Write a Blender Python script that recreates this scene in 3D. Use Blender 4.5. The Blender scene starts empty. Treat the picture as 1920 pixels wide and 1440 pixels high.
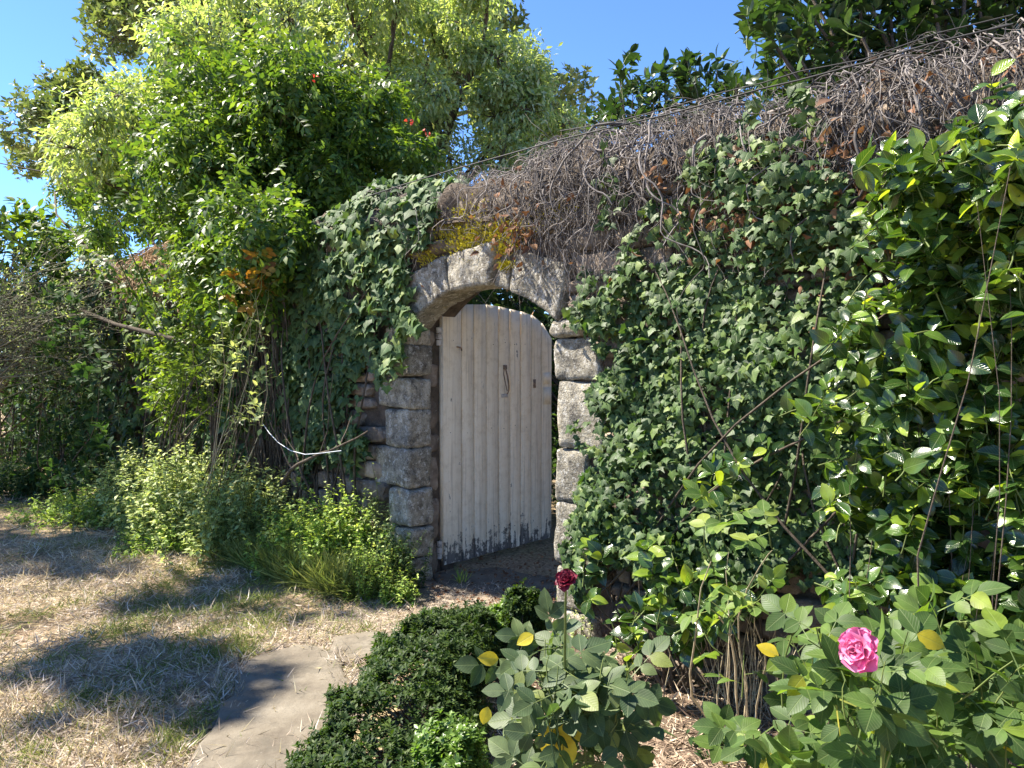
import bpy, bmesh, math, random
import numpy as np
from mathutils import Vector, Matrix, noise

random.seed(7)
rng = np.random.default_rng(7)
SC = bpy.context.scene
COL = SC.collection

# ------------------------------------------------------------------ camera, sky, sun, exposure
F_PX = 1400.0
CAM_Z = 1.55
PITCH = math.atan(50 / F_PX)
cam = bpy.data.cameras.new('camera')
cam.sensor_width = 36.0
cam.lens = F_PX / 1920 * 36.0
cam.clip_start = 0.05
cam.clip_end = 2000
camo = bpy.data.objects.new('camera', cam)
camo.location = (0, 0, CAM_Z)
camo.rotation_euler = (math.pi / 2 - PITCH, 0, 0)
COL.objects.link(camo)
SC.camera = camo

SUN_EL = math.radians(52)
SUN_AZ = math.atan2(-0.94, 0.28)          # clockwise from +Y
SUN = Vector((math.sin(SUN_AZ) * math.cos(SUN_EL), math.cos(SUN_AZ) * math.cos(SUN_EL), math.sin(SUN_EL)))
world = bpy.data.worlds.new('World')
SC.world = world
world.use_nodes = True
wn = world.node_tree
wn.nodes.clear()
w_out = wn.nodes.new('ShaderNodeOutputWorld')
w_bg = wn.nodes.new('ShaderNodeBackground')
w_sky = wn.nodes.new('ShaderNodeTexSky')
w_sky.sky_type = 'NISHITA'
w_sky.sun_disc = False
w_sky.sun_elevation = SUN_EL
w_sky.sun_rotation = SUN_AZ
w_sky.air_density = 1.0
w_sky.altitude = 3000.0
w_sky.dust_density = 0.0
w_sky.ozone_density = 10.0
w_bg.inputs[1].default_value = 0.103
wn.links.new(w_sky.outputs[0], w_bg.inputs[0])
wn.links.new(w_bg.outputs[0], w_out.inputs[0])
sl = bpy.data.lights.new('sun', 'SUN')
sl.energy = 5.0
sl.angle = math.radians(0.53)
sl.color = (1.0, 0.92, 0.79)
slo = bpy.data.objects.new('sun', sl)
slo.rotation_euler = SUN.to_track_quat('Z', 'Y').to_euler()
slo.location = (-10, 0, 20)
COL.objects.link(slo)
SC.view_settings.view_transform = 'Standard'
SC.view_settings.look = 'None'
SC.view_settings.gamma = 1.0
SC.view_settings.use_curve_mapping = False
SC.view_settings.exposure = 1.78
SC.cycles.use_denoising = True
SC.cycles.max_bounces = 8
SC.cycles.transparent_max_bounces = 8
SC.cycles.sample_clamp_indirect = 6.0

# ------------------------------------------------------------------ pixel <-> place
CP, SP = math.cos(PITCH), math.sin(PITCH)
def ray(x, y):
    u = (np.asarray(x, float) - 960) / F_PX
    v = (720 - np.asarray(y, float)) / F_PX
    return np.stack([u, CP + v * SP, v * CP - SP], -1)
def at(x, y, d):                      # the point on a pixel's ray at depth d (metres along +Y)
    r = ray(x, y)
    k = np.asarray(d, float) / r[..., 1]
    p = r * k[..., None]
    p[..., 2] += CAM_Z
    return p
def gnd(x, y, z=0.0):
    r = ray(x, y)
    k = (z - CAM_Z) / r[..., 2]
    p = r * k[..., None]
    p[..., 2] += CAM_Z
    return p
def proj(P):
    P = np.asarray(P, float)
    x, y, z = P[..., 0], P[..., 1], P[..., 2] - CAM_Z
    d = y * CP - z * SP
    d = np.where(np.abs(d) < 1e-4, 1e-4, d)
    v = y * SP + z * CP
    return 960 + F_PX * x / d, 720 - F_PX * v / d, d
def inpoly(x, y, poly):
    x = np.asarray(x); y = np.asarray(y)
    c = np.zeros(x.shape, bool)
    n = len(poly)
    for i in range(n):
        x1, y1 = poly[i]; x2, y2 = poly[(i + 1) % n]
        if y1 == y2: continue
        k = ((y1 > y) != (y2 > y)) & (x < (x2 - x1) * (y - y1) / (y2 - y1) + x1)
        c ^= k
    return c
def polysample(poly, n):
    xs = [p[0] for p in poly]; ys = [p[1] for p in poly]
    out = np.zeros((0, 2))
    while len(out) < n:
        q = np.stack([rng.uniform(min(xs), max(xs), n * 3), rng.uniform(min(ys), max(ys), n * 3)], -1)
        out = np.concatenate([out, q[inpoly(q[:, 0], q[:, 1], poly)]])
    return out[:n]

# wall frame: t runs along the wall (t=0 the left jamb, t=1.29 the right one), s towards the garden, z up
OW = np.array([-0.686, 5.05, 0.0])
EW = np.array([0.722, -0.692, 0.0]); EW /= np.linalg.norm(EW)
NW = np.array([-EW[1] * -1, -EW[0], 0.0])
NW = np.array([EW[1], -EW[0], 0.0])
def W(t, s, z):
    t = np.asarray(t, float)[..., None]; s = np.asarray(s, float)[..., None]; z = np.asarray(z, float)
    p = OW + EW * t + NW * s
    p = p + np.array([0, 0, 1.0]) * z[..., None]
    return p
def tofrom(P):
    d = np.asarray(P)[..., :2] - OW[:2]
    return d @ EW[:2], d @ NW[:2]
OPEN_W = 1.29
Z_SPRING = 1.765
ARCH_RISE = 0.22
ARCH_R = ((OPEN_W / 2) ** 2 + ARCH_RISE ** 2) / (2 * ARCH_RISE)
ARCH_CZ = Z_SPRING + ARCH_RISE - ARCH_R
def wall_drop(t):
    t = np.asarray(t, float)
    return 0.22 * np.exp(-((t + 1.75) / 0.32) ** 2) + 0.025 * np.sin(t * 3.1) + 0.02 * np.sin(t * 7.7 + 1)
COP_B, COP_A, COP_H = 2.44, 0.29, 0.24     # coping: base height, half depth, rise
QL = 0.42
def prof(q):                               # arc length over the coping: 0 = ridge, QL = front shoulder, then down the face
    q = np.asarray(q, float)
    th = np.clip(q / QL, -1, 1) * math.pi / 2
    s = -0.26 + COP_A * np.sin(th)
    z = COP_B + COP_H * np.cos(th) - np.clip(q - QL, 0, None)
    ns = np.sin(th) / COP_A; nz = np.cos(th) / COP_H
    l = np.hypot(ns, nz)
    return s, z, ns / l, nz / l
def onwall(t, q, off):
    s, z, ns, nz = prof(q)
    return W(t, s + ns * off, z + nz * off - wall_drop(t) * np.clip(z / 2.6, 0, 1)), ns, nz

# ------------------------------------------------------------------ mesh helpers
def mesh(name, V, F, mat=None, UV=None, smooth=False):
    V = np.asarray(V, np.float32); F = np.asarray(F, np.int32)
    me = bpy.data.meshes.new(name)
    n = F.shape[1]
    me.vertices.add(len(V)); me.vertices.foreach_set('co', V.ravel())
    me.loops.add(F.size); me.loops.foreach_set('vertex_index', F.ravel())
    me.polygons.add(len(F))
    me.polygons.foreach_set('loop_start', np.arange(0, F.size, n, dtype=np.int32))
    me.polygons.foreach_set('loop_total', np.full(len(F), n, np.int32))
    if smooth: me.polygons.foreach_set('use_smooth', np.ones(len(F), bool))
    if UV is not None:
        ul = me.uv_layers.new(name='UVMap')
        ul.data.foreach_set('uv', np.asarray(UV, np.float32)[F.ravel()].ravel())
    me.update(calc_edges=True)
    if mat: me.materials.append(mat)
    return me
def link(name, data, parent=None):
    o = bpy.data.objects.new(name, data); COL.objects.link(o)
    if parent is not None: o.parent = parent
    return o
def thing(name, label, cat, loc=(0, 0, 0), group=None):
    o = bpy.data.objects.new(name, None); COL.objects.link(o)
    o.empty_display_size = 0.1
    o.location = loc; o['label'] = label; o['category'] = cat
    if group: o['group'] = group
    return o
def loc_of(o): return np.array(o.location)
def wpart(name, V, F, mat, parent, UV=None, smooth=False, kind=None):
    """a part given in world coordinates, child of a thing whose Empty only carries a location"""
    root = parent
    off = np.zeros(3)
    while root is not None:
        off = off + np.array(root.location); root = root.parent
    o = link(name, mesh(name, np.asarray(V) - off, F, mat, UV, smooth), parent)
    if kind: o['kind'] = kind
    return o
def tubes(P, R, sides=5):
    P = np.asarray(P, float); R = np.asarray(R, float)
    k, m, _ = P.shape
    T = np.gradient(P, axis=1); T /= np.linalg.norm(T, axis=2, keepdims=True) + 1e-9
    ref = np.where(np.abs(T[..., 2:3]) > 0.9, np.array([1.0, 0, 0]), np.array([0, 0, 1.0]))
    A = np.cross(T, ref); A /= np.linalg.norm(A, axis=2, keepdims=True) + 1e-9
    B = np.cross(T, A)
    a = np.arange(sides) * 2 * math.pi / sides
    V = P[:, :, None] + R[:, :, None, None] * (A[:, :, None] * np.cos(a)[None, None, :, None] + B[:, :, None] * np.sin(a)[None, None, :, None])
    base = (np.arange(k) * m * sides)[:, None, None]
    i = (np.arange(m - 1) * sides)[None, :, None]; j = np.arange(sides)[None, None]
    j2 = (j + 1) % sides
    v0 = base + i + j; v1 = base + i + j2; v2 = v1 + sides; v3 = v0 + sides
    F = np.concatenate([np.stack([v0, v1, v2], -1).reshape(-1, 3), np.stack([v0, v2, v3], -1).reshape(-1, 3)])
    return V.reshape(-1, 3), F
def paths(A, B, m=7, wig=0.08, sag=0.0, bow=None):
    """k curved polylines from A to B"""
    A = np.atleast_2d(A).astype(float); B = np.atleast_2d(B).astype(float)
    A, B = np.broadcast_arrays(A, B)
    k = len(A); u = np.linspace(0, 1, m)[None, :, None]
    P = A[:, None] * (1 - u) + B[:, None] * u
    L = np.linalg.norm(B - A, axis=1)[:, None, None]
    env = np.sin(u * math.pi)
    P = P + env * L * wig * rng.normal(0, 1, (k, 1, 3)) + env * np.sin(u * 7 + rng.uniform(0, 6, (k, 1, 3))) * L * wig * 0.35
    P[..., 2] += (-4 * sag * u * (1 - u) * L)[..., 0]
    if bow is not None: P += 4 * u * (1 - u) * np.asarray(bow)
    return P
def unit(v): return v / (np.linalg.norm(v, axis=-1, keepdims=True) + 1e-9)
def frames(Y, N, S):
    Y = unit(Y); Z = N - Y * np.sum(N * Y, -1, keepdims=True); Z = unit(Z)
    X = np.cross(Y, Z)
    R = np.stack([X, Y, Z], -1)
    return R * np.asarray(S)[..., None, None]
def rdir(n, up=0.0):
    v = rng.normal(0, 1, (n, 3)); v[:, 2] += up
    return unit(v)
def scatter(tpls, idx, P, R):
    Vs, Fs, Us = [], [], []; off = 0
    for i, (tv, tf, tu) in enumerate(tpls):
        sel = idx == i; k = int(sel.sum())
        if not k: continue
        v = np.einsum('kij,vj->kvi', R[sel], tv) + P[sel][:, None]
        Vs.append(v.reshape(-1, 3))
        Fs.append((tf[None] + (np.arange(k) * len(tv))[:, None, None]).reshape(-1, 3) + off)
        Us.append(np.tile(tu, (k, 1))); off += k * len(tv)
    return np.concatenate(Vs), np.concatenate(Fs), np.concatenate(Us)
_tm = {}
def foliage(root, tpls, P, R, mat, n=300, name='leaf', score=None, idx=None, rest='foliage', smooth=True):
    """n pieces of their own (the ones that show largest) and one joined part for the rest"""
    P = np.asarray(P, float); k = len(P)
    if idx is None: idx = rng.integers(0, len(tpls), k)
    if score is None:
        S = np.linalg.norm(R[:, :, 1], axis=1)
        score = S
    px, py, d = proj(P)
    vis = (px > 0) & (px < 1920) & (py > 0) & (py < 1440) & (d > 0)
    score = score / np.maximum(d, 0.3) * np.where(vis, 1, 0.05) * rng.uniform(0.7, 1.0, k)
    order = np.argsort(-score)
    one, many = order[:n], order[n:]
    off = np.zeros(3); up_ = root
    while up_ is not None: off = off + np.array(up_.location); up_ = up_.parent
    key = (id(tpls), mat.name, name)
    if key not in _tm: _tm[key] = [mesh(name, v, f, mat, u, smooth) for v, f, u in tpls]
    ms = _tm[key]
    for i in one:
        o = link(name, ms[idx[i]], root)
        M = np.eye(4); M[:3, :3] = R[i]; M[:3, 3] = P[i] - off
        o.matrix_basis = Matrix(M.tolist())
    if len(many):
        V, F, U = scatter(tpls, idx[many], P[many], R[many])
        o = wpart(rest, V, F, mat, root, U, smooth, 'stuff')
# ------------------------------------------------------------------ leaf shapes (base at the origin, tip along +Y, upper side +Z)
def ovate(L, Wd, stations=4, fold=0.25, curl=0.25, wmax=0.42, wave=0.0, tip=0.0):
    u = np.linspace(0, 1, stations + 2)
    V, UV = [], []
    for i, a in enumerate(u):
        e = math.log(0.5) / math.log(wmax)
        w = math.sin(math.pi * min(1, a) ** e) ** 0.85 * Wd / 2 if 0 < a < 1 else 0
        if tip and a > .8: w *= 0.6
        y = L * a; z = -curl * L * a * a
        zz = z + fold * w
        wv = wave * math.sin(a * 17) * Wd
        if w == 0: V.append((0, y, z)); UV.append((0.5, a))
        else:
            V += [(-w, y, zz + wv), (0, y, z), (w, y, zz - wv)]; UV += [(0.5 - w / Wd, a), (0.5, a), (0.5 + w / Wd, a)]
    F = []
    F += [(0, 2, 1), (0, 3, 2)]
    for i in range(stations - 1):
        a = 1 + 3 * i; b = a + 3
        F += [(a, a + 1, b + 1), (a, b + 1, b), (a + 1, a + 2, b + 2), (a + 1, b + 2, b + 1)]
    a = 1 + 3 * (stations - 1); t = len(V) - 1
    F += [(a, a + 1, t), (a + 1, a + 2, t)]
    return np.array(V, float), np.array(F, int), np.array(UV, float)
def ivy_leaf(r, lob=1.0, cup=0.12, seed=0):
    rr = random.Random(seed)
    half = [(0.10, -0.10), (0.46, -0.26), (0.46, 0.02), (0.70 * lob, 0.26), (0.40, 0.42), (0.22, 0.66)]
    pts = half + [(0, .98)] + [(-x, y) for x, y in reversed(half)]
    V = [(0, 0.12, 0.05 * r)] + [(r * x * rr.uniform(.88, 1.12), r * y * rr.uniform(.92, 1.08), -cup * r * (x * x + .8 * y * y) * 1.6 + rr.uniform(-.04, .04) * r) for x, y in pts]
    V[0] = (0, 0.12 * r, 0.06 * r)
    n = len(pts)
    F = [(0, 1 + i, 1 + i + 1) for i in range(n - 1)] + [(0, n, 1)]
    UV = [(0.5, 0.2)] + [(0.5 + x * .7, (y + .3) / 1.5) for x, y in pts]
    return np.array(V, float), np.array(F, int), np.array(UV, float)
def xf(tpl, M, t):
    v, f, u = tpl
    return v @ np.asarray(M).T + np.asarray(t), f, u
def merge(parts):
    V, F, U = [], [], []; o = 0
    for v, f, u in parts:
        V.append(v); F.append(f + o); U.append(u); o += len(v)
    return np.concatenate(V), np.concatenate(F), np.concatenate(U)
def rot(az, pitch=0, roll=0):
    return np.array(Matrix.Rotation(az, 3, 'Z') @ Matrix.Rotation(pitch, 3, 'X') @ Matrix.Rotation(roll, 3, 'Y'))
def stalk(L, w, droop=0.0):
    V = [(-w, 0, 0), (w, 0, 0), (w * .5, L, -droop * L), (-w * .5, L, -droop * L)]
    return np.array(V, float), np.array([(0, 1, 2), (0, 2, 3)]), np.array([(.5, .1)] * 4, float)
def pinnate(L, n, ll, lw, seed, droop=0.25, st=2, curl=.3):
    """compound leaf: n pairs of leaflets and an end leaflet"""
    rr = random.Random(seed); parts = [stalk(L, 0.0022, droop)]
    for i in range(n):
        a = 0.3 + 0.62 * i / max(1, n - 1) if n > 1 else .55
        for s in (-1, 1):
            lf = ovate(ll * rr.uniform(.8, 1.1), lw * rr.uniform(.85, 1.1), st, .25, curl)
            parts.append(xf(lf, rot(-s * math.radians(rr.uniform(52, 72)), rr.uniform(-.35, .2), rr.uniform(-.3, .3)), (0, L * a, -droop * L * a)))
    parts.append(xf(ovate(ll * 1.1, lw * 1.1, st, .25, curl), rot(rr.uniform(-.2, .2), -droop - rr.uniform(0, .3)), (0, L, -droop * L)))
    return merge(parts)
def rosette(n, L, Wd, seed, tilt=0.6, st=2, stem=0.0):
    rr = random.Random(seed); parts = []
    for i in range(n):
        lay = i / n
        lf = ovate(L * rr.uniform(.75, 1.1), Wd * rr.uniform(.85, 1.1), st, .3, .2)
        parts.append(xf(lf, rot(i * 2.4 + rr.uniform(-.3, .3), tilt + lay * 0.6 + rr.uniform(-.2, .2)), (0, 0, stem * lay)))
    return merge(parts)

# ------------------------------------------------------------------ materials
def nmat(name):
    m = bpy.data.materials.new(name); m.use_nodes = True
    nt = m.node_tree; nt.nodes.clear()
    return m, nt, nt.nodes, nt.links
def nd(nt, typ, **kw):
    n = nt.nodes.new(typ)
    for k, v in kw.items():
        if k.startswith('i_'): n.inputs[int(k[2:])].default_value = v
        else: setattr(n, k, v)
    return n
def ramp(nt, stops, interp='LINEAR'):
    r = nt.nodes.new('ShaderNodeValToRGB'); r.color_ramp.interpolation = interp
    el = r.color_ramp.elements
    while len(el) > 1: el.remove(el[-1])
    el[0].position = stops[0][0]; el[0].color = (*stops[0][1], 1)
    for p, c in stops[1:]:
        e = el.new(p); e.color = (*c, 1)
    return r
def rnd(nt):
    oi = nt.nodes.new('ShaderNodeObjectInfo'); ge = nt.nodes.new('ShaderNodeNewGeometry')
    ad = nd(nt, 'ShaderNodeMath', operation='ADD'); fr = nd(nt, 'ShaderNodeMath', operation='FRACT')
    nt.links.new(oi.outputs['Random'], ad.inputs[0]); nt.links.new(ge.outputs['Random Per Island'], ad.inputs[1])
    nt.links.new(ad.outputs[0], fr.inputs[0])
    return fr.outputs[0]
def leaf_mat(name, stops, rough=0.45, trans=0.35, tr_tint=(1.5, 1.7, 0.6), vein=0.0, spec=0.4, back=0.0):
    m, nt, N, L = nmat(name)
    r = rnd(nt); cr = ramp(nt, stops); L.new(r, cr.inputs[0])
    col = cr.outputs[0]
    ob = N.new('ShaderNodeNewGeometry')
    nz = nd(nt, 'ShaderNodeTexNoise'); nz.inputs['Scale'].default_value = 30; nz.inputs['Detail'].default_value = 3
    L.new(ob.outputs['Position'], nz.inputs['Vector'])
    mr = nd(nt, 'ShaderNodeMapRange'); mr.inputs[1].default_value = .3; mr.inputs[2].default_value = .7; mr.inputs[3].default_value = .72; mr.inputs[4].default_value = 1.25
    L.new(nz.outputs['Fac'], mr.inputs[0])
    mu = nd(nt, 'ShaderNodeVectorMath', operation='SCALE'); L.new(col, mu.inputs[0]); L.new(mr.outputs[0], mu.inputs['Scale'])
    col = mu.outputs[0]
    bump = None
    if vein:
        uv = N.new('ShaderNodeUVMap'); sx = N.new('ShaderNodeSeparateXYZ'); L.new(uv.outputs[0], sx.inputs[0])
        a = nd(nt, 'ShaderNodeMath', operation='SUBTRACT', i_1=0.5); L.new(sx.outputs[0], a.inputs[0])
        b = nd(nt, 'ShaderNodeMath', operation='ABSOLUTE'); L.new(a.outputs[0], b.inputs[0])
        # side veins run out and forward from the midrib
        c = nd(nt, 'ShaderNodeMath', operation='MULTIPLY', i_1=0.75); L.new(b.outputs[0], c.inputs[0])
        d = nd(nt, 'ShaderNodeMath', operation='SUBTRACT'); L.new(sx.outputs[1], d.inputs[0]); L.new(c.outputs[0], d.inputs[1])
        e = nd(nt, 'ShaderNodeMath', operation='MULTIPLY', i_1=50.0); L.new(d.outputs[0], e.inputs[0])
        s = nd(nt, 'ShaderNodeMath', operation='SINE'); L.new(e.outputs[0], s.inputs[0])
        sp = nd(nt, 'ShaderNodeMapRange'); sp.inputs[1].default_value = .8; sp.inputs[2].default_value = 1.0; sp.inputs[3].default_value = 0; sp.inputs[4].default_value = .45
        L.new(s.outputs[0], sp.inputs[0])
        mm = nd(nt, 'ShaderNodeMapRange'); mm.inputs[1].default_value = .012; mm.inputs[2].default_value = .03; mm.inputs[3].default_value = 1; mm.inputs[4].default_value = 0
        L.new(b.outputs[0], mm.inputs[0])
        mx = nd(nt, 'ShaderNodeMath', operation='MAXIMUM'); L.new(mm.outputs[0], mx.inputs[0]); L.new(sp.outputs[0], mx.inputs[1])
        sc = nd(nt, 'ShaderNodeMath', operation='MULTIPLY', i_1=vein); L.new(mx.outputs[0], sc.inputs[0])
        mix = nd(nt, 'ShaderNodeMix', data_type='RGBA'); L.new(sc.outputs[0], mix.inputs[0]); L.new(col, mix.inputs[6])
        mix.inputs[7].default_value = (.30, .36, .14, 1); col = mix.outputs[2]
        bp = nd(nt, 'ShaderNodeBump'); bp.inputs['Strength'].default_value = .35; bp.inputs['Distance'].default_value = .003; bp.invert = True
        L.new(mx.outputs[0], bp.inputs['Height']); bump = bp.outputs[0]
    if back:
        mix = nd(nt, 'ShaderNodeMix', data_type='RGBA'); L.new(ob.outputs['Backfacing'], mix.inputs[0]); L.new(col, mix.inputs[6])
        sc2 = nd(nt, 'ShaderNodeVectorMath', operation='MULTIPLY'); L.new(col, sc2.inputs[0]); sc2.inputs[1].default_value = (1 + back * 1.3, 1 + back, 1 + back * 1.4)
        L.new(sc2.outputs[0], mix.inputs[7]); col = mix.outputs[2]
    p = N.new('ShaderNodeBsdfPrincipled'); p.inputs['Roughness'].default_value = rough
    p.inputs['Specular IOR Level'].default_value = spec
    L.new(col, p.inputs['Base Color'])
    if bump: L.new(bump, p.inputs['Normal'])
    tr = N.new('ShaderNodeBsdfTranslucent')
    tt = nd(nt, 'ShaderNodeVectorMath', operation='MULTIPLY'); tt.inputs[1].default_value = tr_tint
    L.new(col, tt.inputs[0]); L.new(tt.outputs[0], tr.inputs[0])
    ms = N.new('ShaderNodeMixShader'); ms.inputs[0].default_value = trans
    L.new(p.outputs[0], ms.inputs[1]); L.new(tr.outputs[0], ms.inputs[2])
    o = N.new('ShaderNodeOutputMaterial'); L.new(ms.outputs[0], o.inputs[0])
    return m
def rough_mat(name, stops, scale=8, rough=.9, bump=.4, dist=.01, detail=8, random_tone=0.25, extra=None, coords='Position'):
    m, nt, N, L = nmat(name)
    g = N.new('ShaderNodeNewGeometry')
    nz = nd(nt, 'ShaderNodeTexNoise'); nz.inputs['Scale'].default_value = scale; nz.inputs['Detail'].default_value = detail; nz.inputs['Roughness'].default_value = .65
    L.new(g.outputs['Position'], nz.inputs['Vector'])
    cr = ramp(nt, stops); L.new(nz.outputs['Fac'], cr.inputs[0])
    col = cr.outputs[0]
    if random_tone:
        r = rnd(nt); mr = nd(nt, 'ShaderNodeMapRange'); mr.inputs[3].default_value = 1 - random_tone; mr.inputs[4].default_value = 1 + random_tone
        L.new(r, mr.inputs[0]); mu = nd(nt, 'ShaderNodeVectorMath', operation='SCALE'); L.new(col, mu.inputs[0]); L.new(mr.outputs[0], mu.inputs['Scale']); col = mu.outputs[0]
    for (sc_, lo, hi, c, amt) in (extra or []):       # patches with a shape of their own: lichen, moss, stains
        n2 = nd(nt, 'ShaderNodeTexNoise'); n2.inputs['Scale'].default_value = sc_; n2.inputs['Detail'].default_value = 6; n2.inputs['Roughness'].default_value = .7
        of = nd(nt, 'ShaderNodeVectorMath', operation='ADD'); of.inputs[1].default_value = (sc_ * 1.7, 3.1 + sc_, 5.5)
        L.new(g.outputs['Position'], of.inputs[0]); L.new(of.outputs[0], n2.inputs['Vector'])
        mr = nd(nt, 'ShaderNodeMapRange'); mr.inputs[1].default_value = lo; mr.inputs[2].default_value = hi; mr.inputs[3].default_value = 0; mr.inputs[4].default_value = amt
        L.new(n2.outputs['Fac'], mr.inputs[0])
        mix = nd(nt, 'ShaderNodeMix', data_type='RGBA'); L.new(mr.outputs[0], mix.inputs[0]); L.new(col, mix.inputs[6]); mix.inputs[7].default_value = (*c, 1); col = mix.outputs[2]
    p = N.new('ShaderNodeBsdfPrincipled'); p.inputs['Roughness'].default_value = rough; p.inputs['Specular IOR Level'].default_value = .25
    L.new(col, p.inputs['Base Color'])
    if bump:
        n3 = nd(nt, 'ShaderNodeTexNoise'); n3.inputs['Scale'].default_value = scale * 4; n3.inputs['Detail'].default_value = 10; n3.inputs['Roughness'].default_value = .7
        L.new(g.outputs['Position'], n3.inputs['Vector'])
        bp = nd(nt, 'ShaderNodeBump'); bp.inputs['Strength'].default_value = bump; bp.inputs['Distance'].default_value = dist
        L.new(n3.outputs['Fac'], bp.inputs['Height']); L.new(bp.outputs[0], p.inputs['Normal'])
    o = N.new('ShaderNodeOutputMaterial'); L.new(p.outputs[0], o.inputs[0])
    return m

M_STONE = rough_mat('dressed_granite', [(.3, (0.137, 0.121, 0.096)), (.5, (0.309, 0.280, 0.218)), (.68, (0.520, 0.473, 0.376))], 14, .95, 1.0, .025, 12, .22,
                    [(30, .53, .60, (.56, .54, .49), .85), (9, .55, .66, (.06, .055, .05), .8), (3.2, .58, .68, (.10, .095, .085), .7), (5, .63, .70, (.36, .27, .06), .6), (75, .56, .62, (.045, .042, .04), .75), (110, .58, .63, (.60, .58, .54), .7)])
M_RUBBLE = rough_mat('rubble_stone', [(.3, (.12, .095, .075)), (.5, (.24, .19, .145)), (.7, (.36, .30, .24))], 10, .95, .9, .02, 8, .35,
                     [(20, .58, .66, (.40, .38, .33), .6), (7, .58, .68, (.05, .045, .035), .7), (6, .62, .7, (.20, .16, .04), .5)])
M_MORTAR = rough_mat('old_mortar', [(.3, (.07, .055, .042)), (.6, (.16, .125, .095)), (.75, (.25, .20, .15))], 14, .97, 1.0, .03, 8, 0, [(4, .55, .68, (.06, .065, .03), .6)])
M_MOSS = leaf_mat('golden_moss', [(0, (0.202, 0.161, 0.015)), (.5, (0.403, 0.352, 0.030)), (1, (0.529, 0.485, 0.050))], .9, .2, (1.2, 1.2, .6))
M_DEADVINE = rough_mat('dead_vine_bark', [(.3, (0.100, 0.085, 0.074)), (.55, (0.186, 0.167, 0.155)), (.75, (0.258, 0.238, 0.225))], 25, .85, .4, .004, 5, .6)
M_BARK = rough_mat('bark', [(.3, (.05, .04, .03)), (.6, (.12, .095, .07)), (.75, (.20, .165, .125))], 18, .9, .8, .015, 6, .2)
M_BROOM = rough_mat('broom_twig', [(.3, (.10, .095, .06)), (.7, (.22, .205, .14))], 20, .8, .2, .003, 4, .3)
M_GREENSTEM = rough_mat('green_stem', [(.3, (.06, .09, .02)), (.7, (.14, .17, .05))], 20, .6, .2, .003, 4, .25)
M_TWIG = rough_mat('pale_twig', [(.3, (0.281, 0.228, 0.140)), (.7, (0.562, 0.474, 0.316))], 20, .8, .2, .003, 4, .3)
M_IRON = rough_mat('rusty_iron', [(.3, (0.072, 0.060, 0.048)), (.55, (0.240, 0.168, 0.120)), (.7, (0.480, 0.312, 0.192))], 40, .75, .4, .003, 6, 0)
M_CABLE = rough_mat('black_cable', [(.3, (.015, .015, .017)), (.7, (.03, .03, .032))], 40, .6, 0, .003, 2, 0)
M_PALECORD = rough_mat('pale_cord', [(.3, (.45, .48, .50)), (.7, (.60, .63, .66))], 40, .5, 0, .003, 2, 0)
M_FLAG = rough_mat('flagstone', [(.3, (0.091, 0.075, 0.057)), (.5, (0.153, 0.131, 0.099)), (.72, (0.209, 0.185, 0.145))], 5, .95, .6, .012, 10, .08,
                   [(2.6, .52, .62, (.13, .115, .09), .7), (7, .55, .62, (.10, .088, .068), .55), (40, .6, .66, (.10, .09, .07), .6), (70, .64, .68, (.45, .42, .36), .35)])
M_IVY = leaf_mat('ivy_leaf', [(0, (0.025, 0.052, 0.015)), (.5, (0.046, 0.091, 0.023)), (.85, (0.079, 0.135, 0.032)), (1, (0.152, 0.206, 0.042))], .5, .25, (1.5, 1.8, .6), .22, .3, .15)
M_IVY2 = leaf_mat('large_ivy_leaf', [(0, (0.035, 0.070, 0.027)), (.5, (0.063, 0.118, 0.043)), (.9, (0.099, 0.153, 0.050)), (1, (0.185, 0.235, 0.063))], .55, .25, (1.4, 1.6, .6), .2, .2, .15)
M_CAM = leaf_mat('camellia_leaf', [(0, (0.016, 0.040, 0.010)), (.55, (0.034, 0.078, 0.015)), (.75, (0.075, 0.140, 0.022)), (.88, (0.161, 0.246, 0.030)), (1, (0.322, 0.403, 0.050))], .2, .30, (1.9, 1.9, .5), .3, .7, .2)
M_LAUREL = leaf_mat('dark_laurel_leaf', [(0, (0.016, 0.036, 0.016)), (.6, (0.034, 0.068, 0.023)), (1, (0.065, 0.111, 0.033))], .35, .22, (1.8, 2.0, .6), 0, .5)
M_ROSE = leaf_mat('rose_leaf', [(0, (0.034, 0.065, 0.016)), (.5, (0.057, 0.104, 0.025)), (.85, (0.096, 0.155, 0.030)), (.97, (0.153, 0.216, 0.027)), (1, (0.384, 0.294, 0.016))], .5, .33, (1.6, 1.9, .5), .22, .3, .2)
M_ROSED = leaf_mat('blue_green_rose_leaf', [(0, (0.035, 0.064, 0.027)), (.6, (0.065, 0.098, 0.042)), (.9, (0.100, 0.137, 0.051)), (1, (0.164, 0.196, 0.041))], .5, .28, (1.5, 1.8, .6), .2, .3, .2)
M_YELLOW = leaf_mat('yellowed_leaf', [(0, (.55, .42, .02)), (1, (.70, .58, .05))], .55, .35, (1.1, 1.1, .5), .3)
M_LIME = leaf_mat('lime_leaf', [(0, (0.060, 0.119, 0.025)), (.6, (0.111, 0.187, 0.034)), (1, (0.221, 0.272, 0.043))], .5, .4, (1.3, 1.4, .5), .5, .4, .2)
M_BOX = leaf_mat('box_leaf', [(0, (0.014, 0.035, 0.009)), (.6, (0.032, 0.060, 0.013)), (1, (0.065, 0.099, 0.019))], .55, .25, (1.8, 2.0, .6), 0, .2)
M_BOXL = leaf_mat('pale_box_leaf', [(0, (.06, .12, .025)), (1, (.16, .25, .045))], .4, .3, (1.6, 1.8, .6), 0, .5)
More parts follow.
